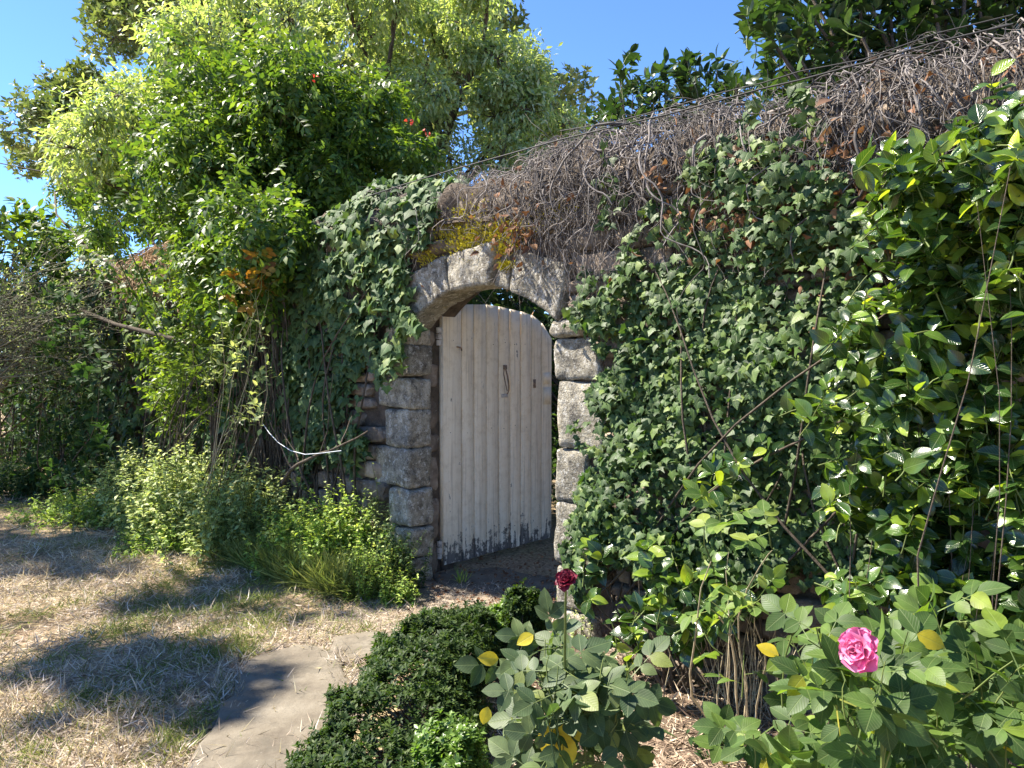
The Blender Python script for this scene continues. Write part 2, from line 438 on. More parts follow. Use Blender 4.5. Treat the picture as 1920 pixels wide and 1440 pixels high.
M_TRUMPET = leaf_mat('trumpet_vine_leaf', [(0, (0.035, 0.078, 0.016)), (.5, (0.075, 0.142, 0.022)), (1, (0.160, 0.235, 0.030))], .45, .42, (1.8, 1.7, .75), 0, .4)
M_CHEST = leaf_mat('light_tree_leaf', [(0, (0.148, 0.218, 0.108)), (.5, (0.266, 0.343, 0.163)), (1, (0.443, 0.478, 0.328))], .45, .42, (1.8, 1.8, .55), 0, .45)
M_BRIGHT = leaf_mat('sapling_leaf', [(0, (0.075, 0.128, 0.024)), (.5, (0.135, 0.203, 0.036)), (1, (0.225, 0.285, 0.056))], .45, .42, (1.6, 1.7, .5), 0, .35)
M_DULL = leaf_mat('dull_hedge_leaf', [(0, (.02, .04, .015)), (1, (.06, .09, .03))], .8, .2, (1.5, 1.7, .6), 0, .1)
M_OAK = leaf_mat('oak_leaf', [(0, (0.091, 0.127, 0.050)), (.6, (0.152, 0.199, 0.068)), (1, (0.257, 0.284, 0.120))], .5, .25, (1.5, 1.6, .6), 0, .4)
M_WEED = leaf_mat('weed_leaf', [(0, (0.146, 0.246, 0.054)), (.5, (0.270, 0.383, 0.078)), (1, (0.492, 0.578, 0.142))], .5, .35, (1.6, 1.7, .6), 0, .35, .2)
M_PALEWEED = leaf_mat('pale_weed_leaf', [(0, (0.186, 0.253, 0.097)), (.5, (0.325, 0.398, 0.156)), (1, (0.559, 0.589, 0.253))], .55, .3, (1.4, 1.5, .7), 0, .35, .2)
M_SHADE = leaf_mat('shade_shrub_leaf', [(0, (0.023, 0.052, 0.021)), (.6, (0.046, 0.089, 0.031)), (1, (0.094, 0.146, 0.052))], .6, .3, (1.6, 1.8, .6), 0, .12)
M_RED = leaf_mat('reddish_leaf', [(0, (.20, .08, .02)), (.5, (.32, .20, .03)), (1, (.14, .17, .03))], .5, .35, (1.4, 1.2, .5))
M_BROWNLEAF = leaf_mat('dead_brown_leaf', [(0, (.10, .045, .022)), (.6, (.20, .095, .045)), (1, (.30, .17, .09))], .8, .2, (1.2, 1.1, .7))
M_PINK = leaf_mat('pink_petal', [(0, (.66, .13, .32)), (.6, (.76, .24, .44)), (1, (.84, .40, .56))], .6, .35, (1.05, .85, .95))
M_DARKRED = leaf_mat('dark_red_petal', [(0, (.10, .005, .018)), (1, (.22, .012, .04))], .6, .2, (1.1, .7, .8))
M_REDFLOWER = leaf_mat('orange_red_petal', [(0, (.50, .04, .03)), (1, (.65, .10, .05))], .6, .3, (1.1, .8, .8))
def straw_mat(name, stops, trans=.25):
    return leaf_mat(name, stops, .7, trans, (1.2, 1.2, .8), 0, .25)
M_STRAW = straw_mat('dry_grass', [(0, (0.234, 0.181, 0.133)), (.4, (0.446, 0.363, 0.278)), (.8, (0.617, 0.523, 0.423)), (1, (0.745, 0.662, 0.580))])
M_GRASS = straw_mat('green_grass', [(0, (0.098, 0.130, 0.033)), (.5, (0.168, 0.221, 0.052)), (1, (0.336, 0.351, 0.117))], .35)
M_MULCH = straw_mat('straw_mulch', [(0, (0.105, 0.072, 0.053)), (.4, (0.255, 0.180, 0.128)), (.8, (0.450, 0.345, 0.247)), (1, (0.720, 0.600, 0.450))], .1)
def ground_mat():
    m, nt, N, L = nmat('lawn_soil')
    g = N.new('ShaderNodeNewGeometry')
    a = nd(nt, 'ShaderNodeTexNoise'); a.inputs['Scale'].default_value = 1.3; a.inputs['Detail'].default_value = 6; a.inputs['Roughness'].default_value = .7
    b = nd(nt, 'ShaderNodeTexNoise'); b.inputs['Scale'].default_value = 40; b.inputs['Detail'].default_value = 8
    L.new(g.outputs['Position'], a.inputs['Vector']); L.new(g.outputs['Position'], b.inputs['Vector'])
    c1 = ramp(nt, [(.35, (.23, .175, .125)), (.5, (.34, .27, .19)), (.65, (.26, .225, .13))]); L.new(a.outputs['Fac'], c1.inputs[0])
    c2 = ramp(nt, [(.3, (.45, .42, .4)), (.6, (1.2, 1.15, 1.05)), (.8, (1.9, 1.8, 1.6))]); L.new(b.outputs['Fac'], c2.inputs[0])
    mu = nd(nt, 'ShaderNodeVectorMath', operation='MULTIPLY'); L.new(c1.outputs[0], mu.inputs[0]); L.new(c2.outputs[0], mu.inputs[1])
    p = N.new('ShaderNodeBsdfPrincipled'); p.inputs['Roughness'].default_value = 1; p.inputs['Specular IOR Level'].default_value = .1
    L.new(mu.outputs[0], p.inputs['Base Color'])
    bp = nd(nt, 'ShaderNodeBump'); bp.inputs['Strength'].default_value = .9; bp.inputs['Distance'].default_value = .02; L.new(b.outputs['Fac'], bp.inputs['Height']); L.new(bp.outputs[0], p.inputs['Normal'])
    o = N.new('ShaderNodeOutputMaterial'); L.new(p.outputs[0], o.inputs[0]); return m
M_GROUND = ground_mat()
M_DUST = rough_mat('trodden_dust', [(.3, (.15, .12, .09)), (.5, (.26, .215, .165)), (.72, (.38, .325, .26))], 9, 1, .9, .02, 10, 0, [(60, .58, .64, (.10, .08, .06), .6)])
M_SOIL = rough_mat('bed_soil', [(.3, (0.068, 0.048, 0.036)), (.55, (0.150, 0.112, 0.083)), (.75, (0.285, 0.225, 0.173))], 16, 1, 1, .03, 8, 0)
def door_mat():
    m, nt, N, L = nmat('flaking_cream_paint')
    tc = N.new('ShaderNodeTexCoord'); g = N.new('ShaderNodeNewGeometry')
    sx = N.new('ShaderNodeSeparateXYZ'); L.new(g.outputs['Position'], sx.inputs[0])
    mp = nd(nt, 'ShaderNodeMapping'); mp.inputs['Scale'].default_value = (1, 1, .09); L.new(g.outputs['Position'], mp.inputs['Vector'])
    n1 = nd(nt, 'ShaderNodeTexNoise'); n1.inputs['Scale'].default_value = 30; n1.inputs['Detail'].default_value = 8; n1.inputs['Roughness'].default_value = .7; L.new(mp.outputs[0], n1.inputs['Vector'])
    n2 = nd(nt, 'ShaderNodeTexNoise'); n2.inputs['Scale'].default_value = 14; n2.inputs['Detail'].default_value = 8; n2.inputs['Roughness'].default_value = .75; L.new(g.outputs['Position'], n2.inputs['Vector'])
    # flaking grows towards the wet foot of the boards
    h = nd(nt, 'ShaderNodeMapRange'); h.inputs[1].default_value = 0.0; h.inputs[2].default_value = .34; h.inputs[3].default_value = .19; h.inputs[4].default_value = 0.0; L.new(sx.outputs[2], h.inputs[0])
    s = nd(nt, 'ShaderNodeMath', operation='ADD'); L.new(n1.outputs['Fac'], s.inputs[0]); L.new(n2.outputs['Fac'], s.inputs[1])
    s2 = nd(nt, 'ShaderNodeMath', operation='MULTIPLY', i_1=.5); L.new(s.outputs[0], s2.inputs[0])
    s3 = nd(nt, 'ShaderNodeMath', operation='ADD'); L.new(s2.outputs[0], s3.inputs[0]); L.new(h.outputs[0], s3.inputs[1])
    k = nd(nt, 'ShaderNodeMapRange'); k.inputs[1].default_value = .605; k.inputs[2].default_value = .635; k.inputs[3].default_value = 0; k.inputs[4].default_value = 1; L.new(s3.outputs[0], k.inputs[0])
    paint = ramp(nt, [(.3, (.68, .57, .41)), (.5, (.84, .73, .555)), (.7, (.87, .78, .62))]); L.new(n2.outputs['Fac'], paint.inputs[0])
    r = rnd(nt); mr = nd(nt, 'ShaderNodeMapRange'); mr.inputs[3].default_value = .88; mr.inputs[4].default_value = 1.05; L.new(r, mr.inputs[0])
    pm = nd(nt, 'ShaderNodeVectorMath', operation='SCALE'); L.new(paint.outputs[0], pm.inputs[0]); L.new(mr.outputs[0], pm.inputs['Scale'])
    mp2 = nd(nt, 'ShaderNodeMapping'); mp2.inputs['Scale'].default_value = (1, 1, .03); L.new(g.outputs['Position'], mp2.inputs['Vector'])
    n5 = nd(nt, 'ShaderNodeTexNoise'); n5.inputs['Scale'].default_value = 55; n5.inputs['Detail'].default_value = 5; L.new(mp2.outputs[0], n5.inputs['Vector'])
    st = nd(nt, 'ShaderNodeMapRange'); st.inputs[1].default_value = .52; st.inputs[2].default_value = .75; st.inputs[3].default_value = 0; st.inputs[4].default_value = .6; L.new(n5.outputs['Fac'], st.inputs[0])
    ds_ = nd(nt, 'ShaderNodeMix', data_type='RGBA'); L.new(st.outputs[0], ds_.inputs[0]); L.new(pm.outputs[0], ds_.inputs[6]); ds_.inputs[7].default_value = (.36, .29, .21, 1)
    wood = ramp(nt, [(.35, (.06, .05, .042)), (.6, (.17, .145, .12))]); L.new(n1.outputs['Fac'], wood.inputs[0])
    mix = nd(nt, 'ShaderNodeMix', data_type='RGBA'); L.new(k.outputs[0], mix.inputs[0]); L.new(ds_.outputs[2], mix.inputs[6]); L.new(wood.outputs[0], mix.inputs[7])
    p = N.new('ShaderNodeBsdfPrincipled'); p.inputs['Roughness'].default_value = .65; p.inputs['Specular IOR Level'].default_value = .3
    L.new(mix.outputs[2], p.inputs['Base Color'])
    ih = nd(nt, 'ShaderNodeMath', operation='SUBTRACT'); L.new(n1.outputs['Fac'], ih.inputs[0]); L.new(k.outputs[0], ih.inputs[1])
    bp = nd(nt, 'ShaderNodeBump'); bp.inputs['Strength'].default_value = .5; bp.inputs['Distance'].default_value = .003; L.new(ih.outputs[0], bp.inputs['Height']); L.new(bp.outputs[0], p.inputs['Normal'])
    o = N.new('ShaderNodeOutputMaterial'); L.new(p.outputs[0], o.inputs[0]); return m
M_DOOR = door_mat()
M_WHITEIRON = rough_mat('painted_iron', [(.35, (.25, .21, .18)), (.5, (.55, .51, .46)), (.7, (.62, .58, .53))], 30, .6, .3, .003, 6, 0)

# ------------------------------------------------------------------ ground, path, bed
def nz2(x, y, s, o=0.0):
    """cheap smooth noise in 0..1"""
    v = np.zeros_like(np.asarray(x, float)); a = 1.0; tot = 0
    r2 = np.random.default_rng(int(o * 10) + 5)
    for k in range(5):
        for _ in range(3):
            th = r2.uniform(0, 6.28); ph = r2.uniform(0, 6.28)
            v = v + a * np.sin((x * math.cos(th) + y * math.sin(th)) * s + ph)
        tot += a * 3; s *= 1.9; a *= .62
    return .5 + v / tot * 1.3
def ground_z(x, y):
    return (nz2(x, y, 1.2) - .5) * .05
n = 110
gx = np.concatenate([np.linspace(-400, -14, 12), np.linspace(-12, 8, n), np.linspace(10, 400, 12)])
gy = np.concatenate([np.linspace(-60, -3, 6), np.linspace(-2, 16, n), np.linspace(18, 600, 14)])
X, Y = np.meshgrid(gx, gy, indexing='ij')
Z = ground_z(X, Y) * ((np.abs(X) < 13) & (Y < 17)) - .01
V = np.stack([X, Y, Z], -1).reshape(-1, 3)
nx, ny = len(gx), len(gy)
I = (np.arange(nx - 1)[:, None] * ny + np.arange(ny - 1)[None]).ravel()
Fq = np.stack([I, I + ny, I + ny + 1, I + 1], -1)
g = link('ground', mesh('ground', V, Fq, M_GROUND, smooth=True)); g['kind'] = 'structure'

def sheet(name, poly_px, z, mat, edge=.05, res=46):
    """an irregular ground sheet inside a pixel outline, as a fine grid cut to that outline"""
    pw = np.array([gnd(px, py, 0)[:2] for px, py in poly_px])
    lo, hi = pw.min(0), pw.max(0)
    xs = np.linspace(lo[0], hi[0], res); ys = np.linspace(lo[1], hi[1], int(res * 1.4))
    X, Y = np.meshgrid(xs, ys, indexing='ij')
    wob = (nz2(X, Y, 9, 3) - .5) * edge * 4
    ins = inpoly(X + wob, Y + wob, [tuple(p) for p in pw])
    Z = ground_z(X, Y) + z
    V = np.stack([X, Y, Z], -1).reshape(-1, 3); m_ = len(ys)
    Fq = []
    for i in range(res - 1):
        for j in range(m_ - 1):
            if ins[i, j] and ins[i + 1, j] and ins[i, j + 1] and ins[i + 1, j + 1]:
                Fq.append((i * m_ + j, (i + 1) * m_ + j, (i + 1) * m_ + j + 1, i * m_ + j + 1))
    o = link(name, mesh(name, V, np.array(Fq), mat, smooth=True)); o['kind'] = 'structure'
    return o
BED_PX = [(1000, 1120), (1180, 1110), (1420, 1160), (1900, 1500), (2600, 3000), (1500, 3400), (700, 2300), (880, 1500), (900, 1330), (930, 1220)]
bed = sheet('flower_bed', BED_PX, .012, M_SOIL, .03, 70)
PATH_PX = [(770, 1085), (1060, 1085), (1090, 1150), (940, 1190), (760, 1260), (620, 1420), (480, 1900), (120, 1900), (330, 1440), (450, 1260), (560, 1190), (700, 1120)]
path = sheet('garden_path', PATH_PX, .004, M_DUST, .03, 70)

SLABS = []
def slab(name, poly_px, th, mat, parent, sub=5):
    pw = np.array([gnd(px, py, 0)[:2] for px, py in poly_px]); SLABS.append([tuple(p) for p in pw])
    c = pw.mean(0); k = len(pw)
    pts = []
    for i in range(k):                       # broken, uneven outline
        a, b = pw[i], pw[(i + 1) % k]
        for j in range(sub):
            u = j / sub; p = a * (1 - u) + b * u
            nrm = np.array([b[1] - a[1], -(b[0] - a[0])]); nrm = nrm / np.linalg.norm(nrm)
            pts.append(p + nrm * noise.noise(Vector((p[0] * 7, p[1] * 7, 3.3))) * .05)
    pts = np.array(pts); m_ = len(pts)
    rings = [(1.0, -.04), (1.0, th * .55), (.975, th * .9), (.93, th), (.62, th), (.3, th)]
    V = []
    for f, z in rings:
        q = c + (pts - c) * f
        for p in q:
            V.append((p[0], p[1], float(ground_z(p[0], p[1])) + z + (noise.noise(Vector((p[0] * 3, p[1] * 3, 1))) * .012 if f < .99 else 0)))
    V.append((c[0], c[1], float(ground_z(c[0], c[1])) + th))
    Fq = []
    for r in range(len(rings) - 1):
        for i in range(m_):
            a = r * m_ + i; b = r * m_ + (i + 1) % m_
            Fq += [(a, b, b + m_), (a, b + m_, a + m_)]
    base = (len(rings) - 1) * m_
    Fq += [(base + i, base + (i + 1) % m_, len(V) - 1) for i in range(m_)]
    return wpart(name, V, np.array(Fq), mat, parent, smooth=False)
slab('flagstone', [(470, 1245), (560, 1220), (640, 1240), (655, 1300), (600, 1400), (540, 1500), (330, 1500), (400, 1370)], .03, M_FLAG, path)
slab('flagstone', [(325, 1520), (535, 1515), (470, 1800), (190, 1800)], .03, M_FLAG, path)
slab('flagstone', [(622, 1205), (690, 1196), (760, 1200), (740, 1238), (665, 1262), (625, 1238)], .03, M_FLAG, path)
slab('flagstone', [(752, 1104), (790, 1100), (812, 1128), (780, 1140)], .025, M_FLAG, path)
slab('flagstone', [(800, 1076), (930, 1062), (1035, 1080), (1050, 1105), (960, 1118), (835, 1104)], .012, M_FLAG, path)

# ------------------------------------------------------------------ garden wall with its gateway
def box_grid(nu, nv, nw):
    """surface of a unit cube with a grid on each side: points in 0..1 and quads"""
    idx = {}; V = []; Fq = []
    def vid(i, j, k):
        if (i, j, k) not in idx:
            idx[(i, j, k)] = len(V); V.append((i / nu, j / nv, k / nw))
        return idx[(i, j, k)]
    for i in range(nu):
        for j in range(nv):
            Fq.append((vid(i, j, 0), vid(i, j + 1, 0), vid(i + 1, j + 1, 0), vid(i + 1, j, 0)))
            Fq.append((vid(i, j, nw), vid(i + 1, j, nw), vid(i + 1, j + 1, nw), vid(i, j + 1, nw)))
    for i in range(nu):
        for k in range(nw):
            Fq.append((vid(i, 0, k), vid(i + 1, 0, k), vid(i + 1, 0, k + 1), vid(i, 0, k + 1)))
            Fq.append((vid(i, nv, k), vid(i, nv, k + 1), vid(i + 1, nv, k + 1), vid(i + 1, nv, k)))
    for j in range(nv):
        for k in range(nw):
            Fq.append((vid(0, j, k), vid(0, j, k + 1), vid(0, j + 1, k + 1), vid(0, j + 1, k)))
            Fq.append((vid(nu, j, k), vid(nu, j + 1, k), vid(nu, j + 1, k + 1), vid(nu, j, k + 1)))
    return np.array(V), np.array(Fq)
def dressed(name, fn, size, parent, mat, seed, rnd_=.025, rough=.008, n=(8, 5, 6)):
    """a worn block: fn maps rounded unit-cube points to (t, s, z)"""
    V, Fq = box_grid(*n)
    sz = np.array(size); P = (V - .5) * sz                    # rounded edges
    r = min(rnd_, sz.min() * .45); inner = np.clip(P, -(sz / 2 - r), sz / 2 - r)
    d = P - inner; l = np.linalg.norm(d, axis=1, keepdims=True)
    P = inner + np.where(l > 1e-6, d / np.maximum(l, 1e-6) * np.minimum(l, r), 0)
    U = P / sz + .5
    tsz = fn(U)
    out = W(tsz[:, 0], tsz[:, 1], tsz[:, 2])
    disp = []
    for p in out:
        v = Vector(p) ; v2 = v * 6 + Vector((seed * 3.1, seed, 0))
        disp.append(noise.noise_vector(v2) * rough * 1.6 + noise.noise_vector(v * 22 + Vector((0, seed, 0))) * rough * .9)
    out = out + np.array([tuple(d_) for d_ in disp])
    return wpart(name, out, Fq, mat, parent, smooth=True)
wall = thing('garden_wall', 'old rubble stone garden wall with rounded top around the arched gateway', 'wall', tuple(W(0.645, -.26, 0.0)))

# core: a column of quads for every step along the wall, open under the inner arch
IN0, IN1 = -.125, OPEN_W + .125
def inner_z(t): return ARCH_CZ + math.sqrt((ARCH_R + .13) ** 2 - (t - OPEN_W / 2) ** 2)
cols = sorted(set([round(v, 4) for v in np.linspace(-11, IN0, 60)] + [round(v, 4) for v in np.linspace(IN0, IN1, 17)] + [round(v, 4) for v in np.linspace(IN1, 5.4, 25)]))
V, Fq = [], []
def quad(*p):
    b_ = len(V); V.extend(p); Fq.append((b_, b_ + 1, b_ + 2, b_ + 3))
for c0, c1 in zip(cols[:-1], cols[1:]):
    ins_ = c0 > IN0 - 1e-4 and c1 < IN1 + 1e-4
    l0, l1 = (inner_z(c0), inner_z(c1)) if ins_ else (-.3, -.3)
    h0, h1 = COP_B - float(wall_drop(c0)) + .02, COP_B - float(wall_drop(c1)) + .02
    quad(W(c0, -.03, l0), W(c1, -.03, l1), W(c1, -.03, h1), W(c0, -.03, h0))
    quad(W(c0, -.5, l0), W(c0, -.5, h0), W(c1, -.5, h1), W(c1, -.5, l1))
    if ins_: quad(W(c0, -.03, l0), W(c0, -.5, l0), W(c1, -.5, l1), W(c1, -.03, l1))
for c_ in (IN0, IN1): quad(W(c_, -.03, -.3), W(c_, -.5, -.3), W(c_, -.5, inner_z(c_)), W(c_, -.03, inner_z(c_)))
for c_ in (-11, 5.4): quad(W(c_, -.03, -.3), W(c_, -.5, -.3), W(c_, -.5, 2.46), W(c_, -.03, 2.46))
wpart('wall_core', np.array(V), np.array(Fq), M_MORTAR, wall)
# rounded coping of mortar and turf
tt = np.linspace(-11, 5.4, 330); qq = np.linspace(-QL, QL + .05, 22)
T, Q = np.meshgrid(tt, qq, indexing='ij')
bumpy = (nz2(T, Q * 1.3, 9, 1) - .5) * .09 + (nz2(T, Q, 30, 2) - .5) * .03
P, _, _ = onwall(T, Q, bumpy)
nt_, nq_ = len(tt), len(qq)
I = (np.arange(nt_ - 1)[:, None] * nq_ + np.arange(nq_ - 1)[None]).ravel()
wpart('coping', P.reshape(-1, 3), np.stack([I, I + nq_, I + nq_ + 1, I + 1], -1), M_MORTAR, wall, smooth=True)

# dressed jamb blocks, left then right
zl = [0, .177, .388, .65, .93, 1.20, 1.42, 1.637, Z_SPRING]
wl = [.30, .26, .24, .40, .28, .34, .26, .24]
for i in range(8):
    z0, z1, w_ = zl[i] + (.0 if i else -.1), zl[i + 1] - .006, wl[i]
    pr = .015 if i < 7 else .03
    j = random.uniform(-.015, .015)
    tilt = random.uniform(-.012, .012)
    dressed('jamb_block', lambda U, z0=z0, z1=z1, w_=w_, pr=pr, j=j, tilt=tilt: np.stack([-w_ + U[:, 0] * (w_ + j), -.2 + U[:, 1] * (.2 + pr), z0 + U[:, 2] * (z1 - z0) + tilt * (U[:, 0] - .5) * 2], -1),
            (w_, .21, z1 - z0), wall, M_STONE, i, .02, .009, (12, 8, 10))
zr = [0, .15, .40, .75, 1.05, 1.424, 1.660, Z_SPRING]
wr = [.30, .24, .30, .22, .34, .30, .26]
for i in range(7):
    z0, z1, w_ = zr[i] + (.0 if i else -.1), zr[i + 1] - .006, wr[i]
    pr = .01 if i < 6 else .04
    j = random.uniform(-.012, .012) - (.03 if i == 6 else 0)
    dressed('jamb_block', lambda U, z0=z0, z1=z1, w_=w_, pr=pr, j=j: np.stack([OPEN_W + j + U[:, 0] * (w_ - j), -.2 + U[:, 1] * (.2 + pr), z0 + U[:, 2] * (z1 - z0)], -1),
            (w_, .21, z1 - z0), wall, M_STONE, 20 + i, .02 if i < 6 else .035, .009, (12, 8, 10))
# rebate stones seen in the narrow strip beside the hinge
zz = [-.05, .22, .55, .86, 1.02, 1.33, 1.52, 1.78]
for i in range(7):
    dressed('rebate_stone', lambda U, z0=zz[i], z1=zz[i + 1] - .015: np.stack([-.30 + U[:, 0] * (.178 + .012 * (i % 2)), -.355 + U[:, 1] * .15, z0 + U[:, 2] * (z1 - z0)], -1),
            (.19, .15, zz[i + 1] - zz[i]), wall, M_RUBBLE, 40 + i, .03, .012, (5, 5, 5))
# voussoirs of the segmental arch
def arch_fn(t0, t1, e0, e1, h0, h1, pr):
    def f(U):
        ti = t0 + (t1 - t0) * U[:, 0]
        zi = ARCH_CZ + np.sqrt(np.maximum(ARCH_R ** 2 - (ti - OPEN_W / 2) ** 2, 0))
        te = e0 + (e1 - e0) * U[:, 0]; ze = h0 + (h1 - h0) * U[:, 0]
        return np.stack([ti + (te - ti) * U[:, 2], -.2 + U[:, 1] * (.2 + pr), zi + (ze - zi) * U[:, 2]], -1)
    return f
vs = [(-.035, .26, -.06, .20, 2.10, 2.15, .015), (.272, .435, .217, .39, 2.16, 2.20, .03), (.457, .79, .42, .86, 2.19, 2.25, .045), (.815, .935, .89, .945, 2.23, 2.20, .012), (.962, 1.325, .985, 1.40, 2.18, 2.06, .035)]
for i, v in enumerate(vs):
    dressed('voussoir', arch_fn(*v), (v[1] - v[0], .22, .26), wall, M_STONE, 60 + i, .014, .008, (18, 8, 12))

# rubble facing: every stone its own piece
stone_t = []
for sd in range(8):
    V, Fq = box_grid(3, 2, 3)
    P = V - .5; inner = np.clip(P, -.3, .3); d = P - inner
    P = inner + d * (1 - .35 * (np.abs(d) > .01).sum(1, keepdims=True) / 3)
    P = P + np.random.default_rng(sd).normal(0, .035, P.shape)
    Fq = np.concatenate([Fq[:, [0, 1, 2]], Fq[:, [0, 2, 3]]])
    stone_t.append((P, Fq, np.zeros((len(P), 2))))
SP_, SS_ = [], []
z = -.02
while z < COP_B + .05:
    h = random.uniform(.065, .155)
    t = -2.3 + random.uniform(0, .2)
    while t < 4.6:
        l = random.uniform(.10, .36) * (1.2 if h > .11 else 1)
        tc, zc = t + l / 2, z + h / 2
        t += l + .012
        ex = 2.23 if -.10 < tc < 1.44 else None
        if ex and zc < ex: continue
        if zc < 1.8 and (-.10 - l / 2 - .2 < tc < 1.40 + l / 2 + .2): 
            if -.42 < tc < OPEN_W + .38: continue
        SP_.append((tc, zc - float(wall_drop(tc)) * zc / 2.6)); SS_.append((l, h))
    z += h + .01
SP_ = np.array(SP_); SS_ = np.array(SS_); k = len(SP_)
dep = rng.uniform(-.012, .018, k)
P = W(SP_[:, 0], -.045 + dep, SP_[:, 1])
R = np.zeros((k, 3, 3))
ang = rng.normal(0, .05, k)
for i in range(k):
    ca, sa = math.cos(ang[i]), math.sin(ang[i])
    ex = EW * ca + np.array([0, 0, 1]) * sa; ez = -EW * sa + np.array([0, 0, 1]) * ca
    R[i] = np.stack([ex * SS_[i, 0], -NW * .13, ez * SS_[i, 1]], -1)
px, py, d = proj(P)
expo = np.where((SP_[:, 0] > -.9) & (SP_[:, 0] < 2.2), 1.0, .35) * np.where((SP_[:, 1] > 1.8) | (np.abs(SP_[:, 0] - .645) < 1.25), 1.6, 1) * np.sqrt(SS_[:, 0] * SS_[:, 1])
foliage(wall, stone_t, P, R, M_RUBBLE, 290, 'stone', expo, rest='rubble_stones', smooth=False)

# moss cushions on top of the arch
mt = [ovate(.022, .008, 1, 0, .2) for _ in range(3)]
mc = [(.62, 2.26, .16, 1.3), (.80, 2.27, .13, 1.0), (.95, 2.18, .05, .8), (1.0, 2.28, .10, .7), (.45, 2.33, .12, .5), (.93, 2.08, .035, .7), (.2, 2.2, .08, .3), (1.3, 2.35, .12, .3), (.55, 2.42, .15, .4), (.05, 2.36, .1, .3)]
MP = []
for t, z, r, w_ in mc:
    kk = int(800 * w_)
    MP.append(np.stack([rng.normal(t, r * .7, kk), rng.normal(z, r * .30, kk)], -1))
MP = np.concatenate(MP); kk = len(MP)
P = W(MP[:, 0], .012 + rng.uniform(0, .03, kk), MP[:, 1])
Yd = NW * .8 + np.array([0, 0, .7]) + rng.normal(0, .5, (kk, 3))
Vm, Fm, Um = scatter(mt, rng.integers(0, 3, kk), P, frames(Yd, rdir(kk), rng.uniform(.6, 1.3, kk)))
wpart('moss', Vm, Fm, M_MOSS, wall, Um, kind='stuff')

# ------------------------------------------------------------------ plank gate, standing open at a right angle
HD = W(-.115, -.375, 0.0)                 # hinge line
AX = -NW                                   # the leaf runs away from the garden
FACE = EW                                  # its seen face
gate = thing('plank_gate', 'cream painted plank gate standing ajar with flaking foot and rounded top', 'gate', tuple(HD))
def G(u, w, z): return HD + AX * u + FACE * w + np.array([0, 0, z])
def gate_u(pxx):                           # where a pixel column meets the leaf
    k = (pxx - 960) / F_PX
    return (k * HD[1] - HD[0]) / (AX[0] - k * AX[1])
edges = [gate_u(x) for x in (827, 865, 888, 911, 935, 956, 976, 995, 1014, 1034)]
def gate_top(u):
    return np.interp(u, [0, .17, .5, .85, 1.03, 1.12, 1.22], [1.93, 1.94, 1.955, 1.915, 1.88, 1.80, 1.70])
for i in range(9):
    u0, u1 = edges[i] + .0035, edges[i + 1] - .0035
    nz_ = 14
    rows = []
    dep = random.uniform(-.004, .004); foot = .028 + random.uniform(-.004, .006)
    for r in range(nz_ + 1):
        f = r / nz_
        a = noise.noise(Vector((i * 3.1, f * 9, 0))) * .003; b = noise.noise(Vector((i * 5.7, f * 9, 4))) * .003
        rows.append((u0 + a, u1 + b, f))
    V = []
    for (a, b, f) in rows:
        za = foot + (float(gate_top(a)) - foot) * f; zb = foot + random.uniform(-.004, .004) * (f == 0) + (float(gate_top(b)) - foot) * f
        bow = dep
        V += [G(a, bow, za), G(a + .005, bow + .006, za), G(b - .005, bow + .006, zb), G(b, bow, zb), G(b, -.028, zb), G(a, -.028, za)]
    Fq = []
    for r in range(nz_):
        for c in range(6):
            x0 = r * 6 + c; x1 = r * 6 + (c + 1) % 6
            Fq.append((x0, x1, x1 + 6)); Fq.append((x0, x1 + 6, x0 + 6))
    for base in (0, nz_ * 6):
        Fq += [(base, base + k_, base + k_ + 1) for k_ in range(1, 5)]
    wpart('plank', np.array(V), np.array(Fq), M_DOOR, gate)
def gbox(name, u0, u1, w0, w1, z0, z1, mat, parent=gate):
    V = np.array([G(u, w, z) for u in (u0, u1) for w in (w0, w1) for z in (z0, z1)])
    Fq = np.array([(0, 1, 3, 2), (4, 6, 7, 5), (0, 4, 5, 1), (2, 3, 7, 6), (0, 2, 6, 4), (1, 5, 7, 3)])
    return wpart(name, V, Fq, mat, parent)
for z in (.22, 1.0, 1.66): gbox('ledge', .03, edges[-1] - .05, -.06, -.0285, z - .06, z + .06, M_DOOR)
# edge batten on the hinge side, patch at the far edge, hanging handle, hooks
gbox('hinge_stile', -.012, .002, -.03, .012, .01, 1.90, M_DOOR)
gbox('repair_patch', edges[8] + .02, edges[9] - .02, .007, .016, 1.16, 1.30, M_DOOR)
gbox('repair_patch', edges[8] + .015, edges[9] - .03, .007, .015, 1.33, 1.42, M_DOOR)
def gtube(name, pts, r, mat, sides=7, parent=gate):
    pts = np.array([G(*p) for p in pts]); V, Fq = tubes(pts[None], np.full((1, len(pts)), r), sides)
    return wpart(name, V, Fq, mat, parent, smooth=True)
uh = gate_u(944)
gbox('latch_plate', uh - .03, uh + .035, .007, .014, 1.235, 1.262, M_WHITEIRON)
plate = gbox('latch_plate', uh - .012, uh + .025, .007, .016, 1.455, 1.49, M_IRON)
gtube('handle', [(uh - .004, .012, 1.475), (uh - .012, .035, 1.46), (uh + .005, .04, 1.40), (uh + .022, .038, 1.33), (uh + .03, .03, 1.29), (uh + .03, .012, 1.26)], .006, M_IRON, 7, plate)
gtube('handle', [(uh - .006, .012, 1.47), (uh - .028, .03, 1.42), (uh - .018, .036, 1.36), (uh + .012, .03, 1.285)], .004, M_IRON, 7, plate)
uk = gate_u(857)
gtube('hook', [(uk - .012, .008, 1.628), (uk + .0, .02, 1.625), (uk + .02, .024, 1.618), (uk + .028, .02, 1.60)], .006, M_IRON)
gbox('keyhole_plate', edges[7] + .02, edges[7] + .05, .007, .012, 1.30, 1.37, M_IRON)
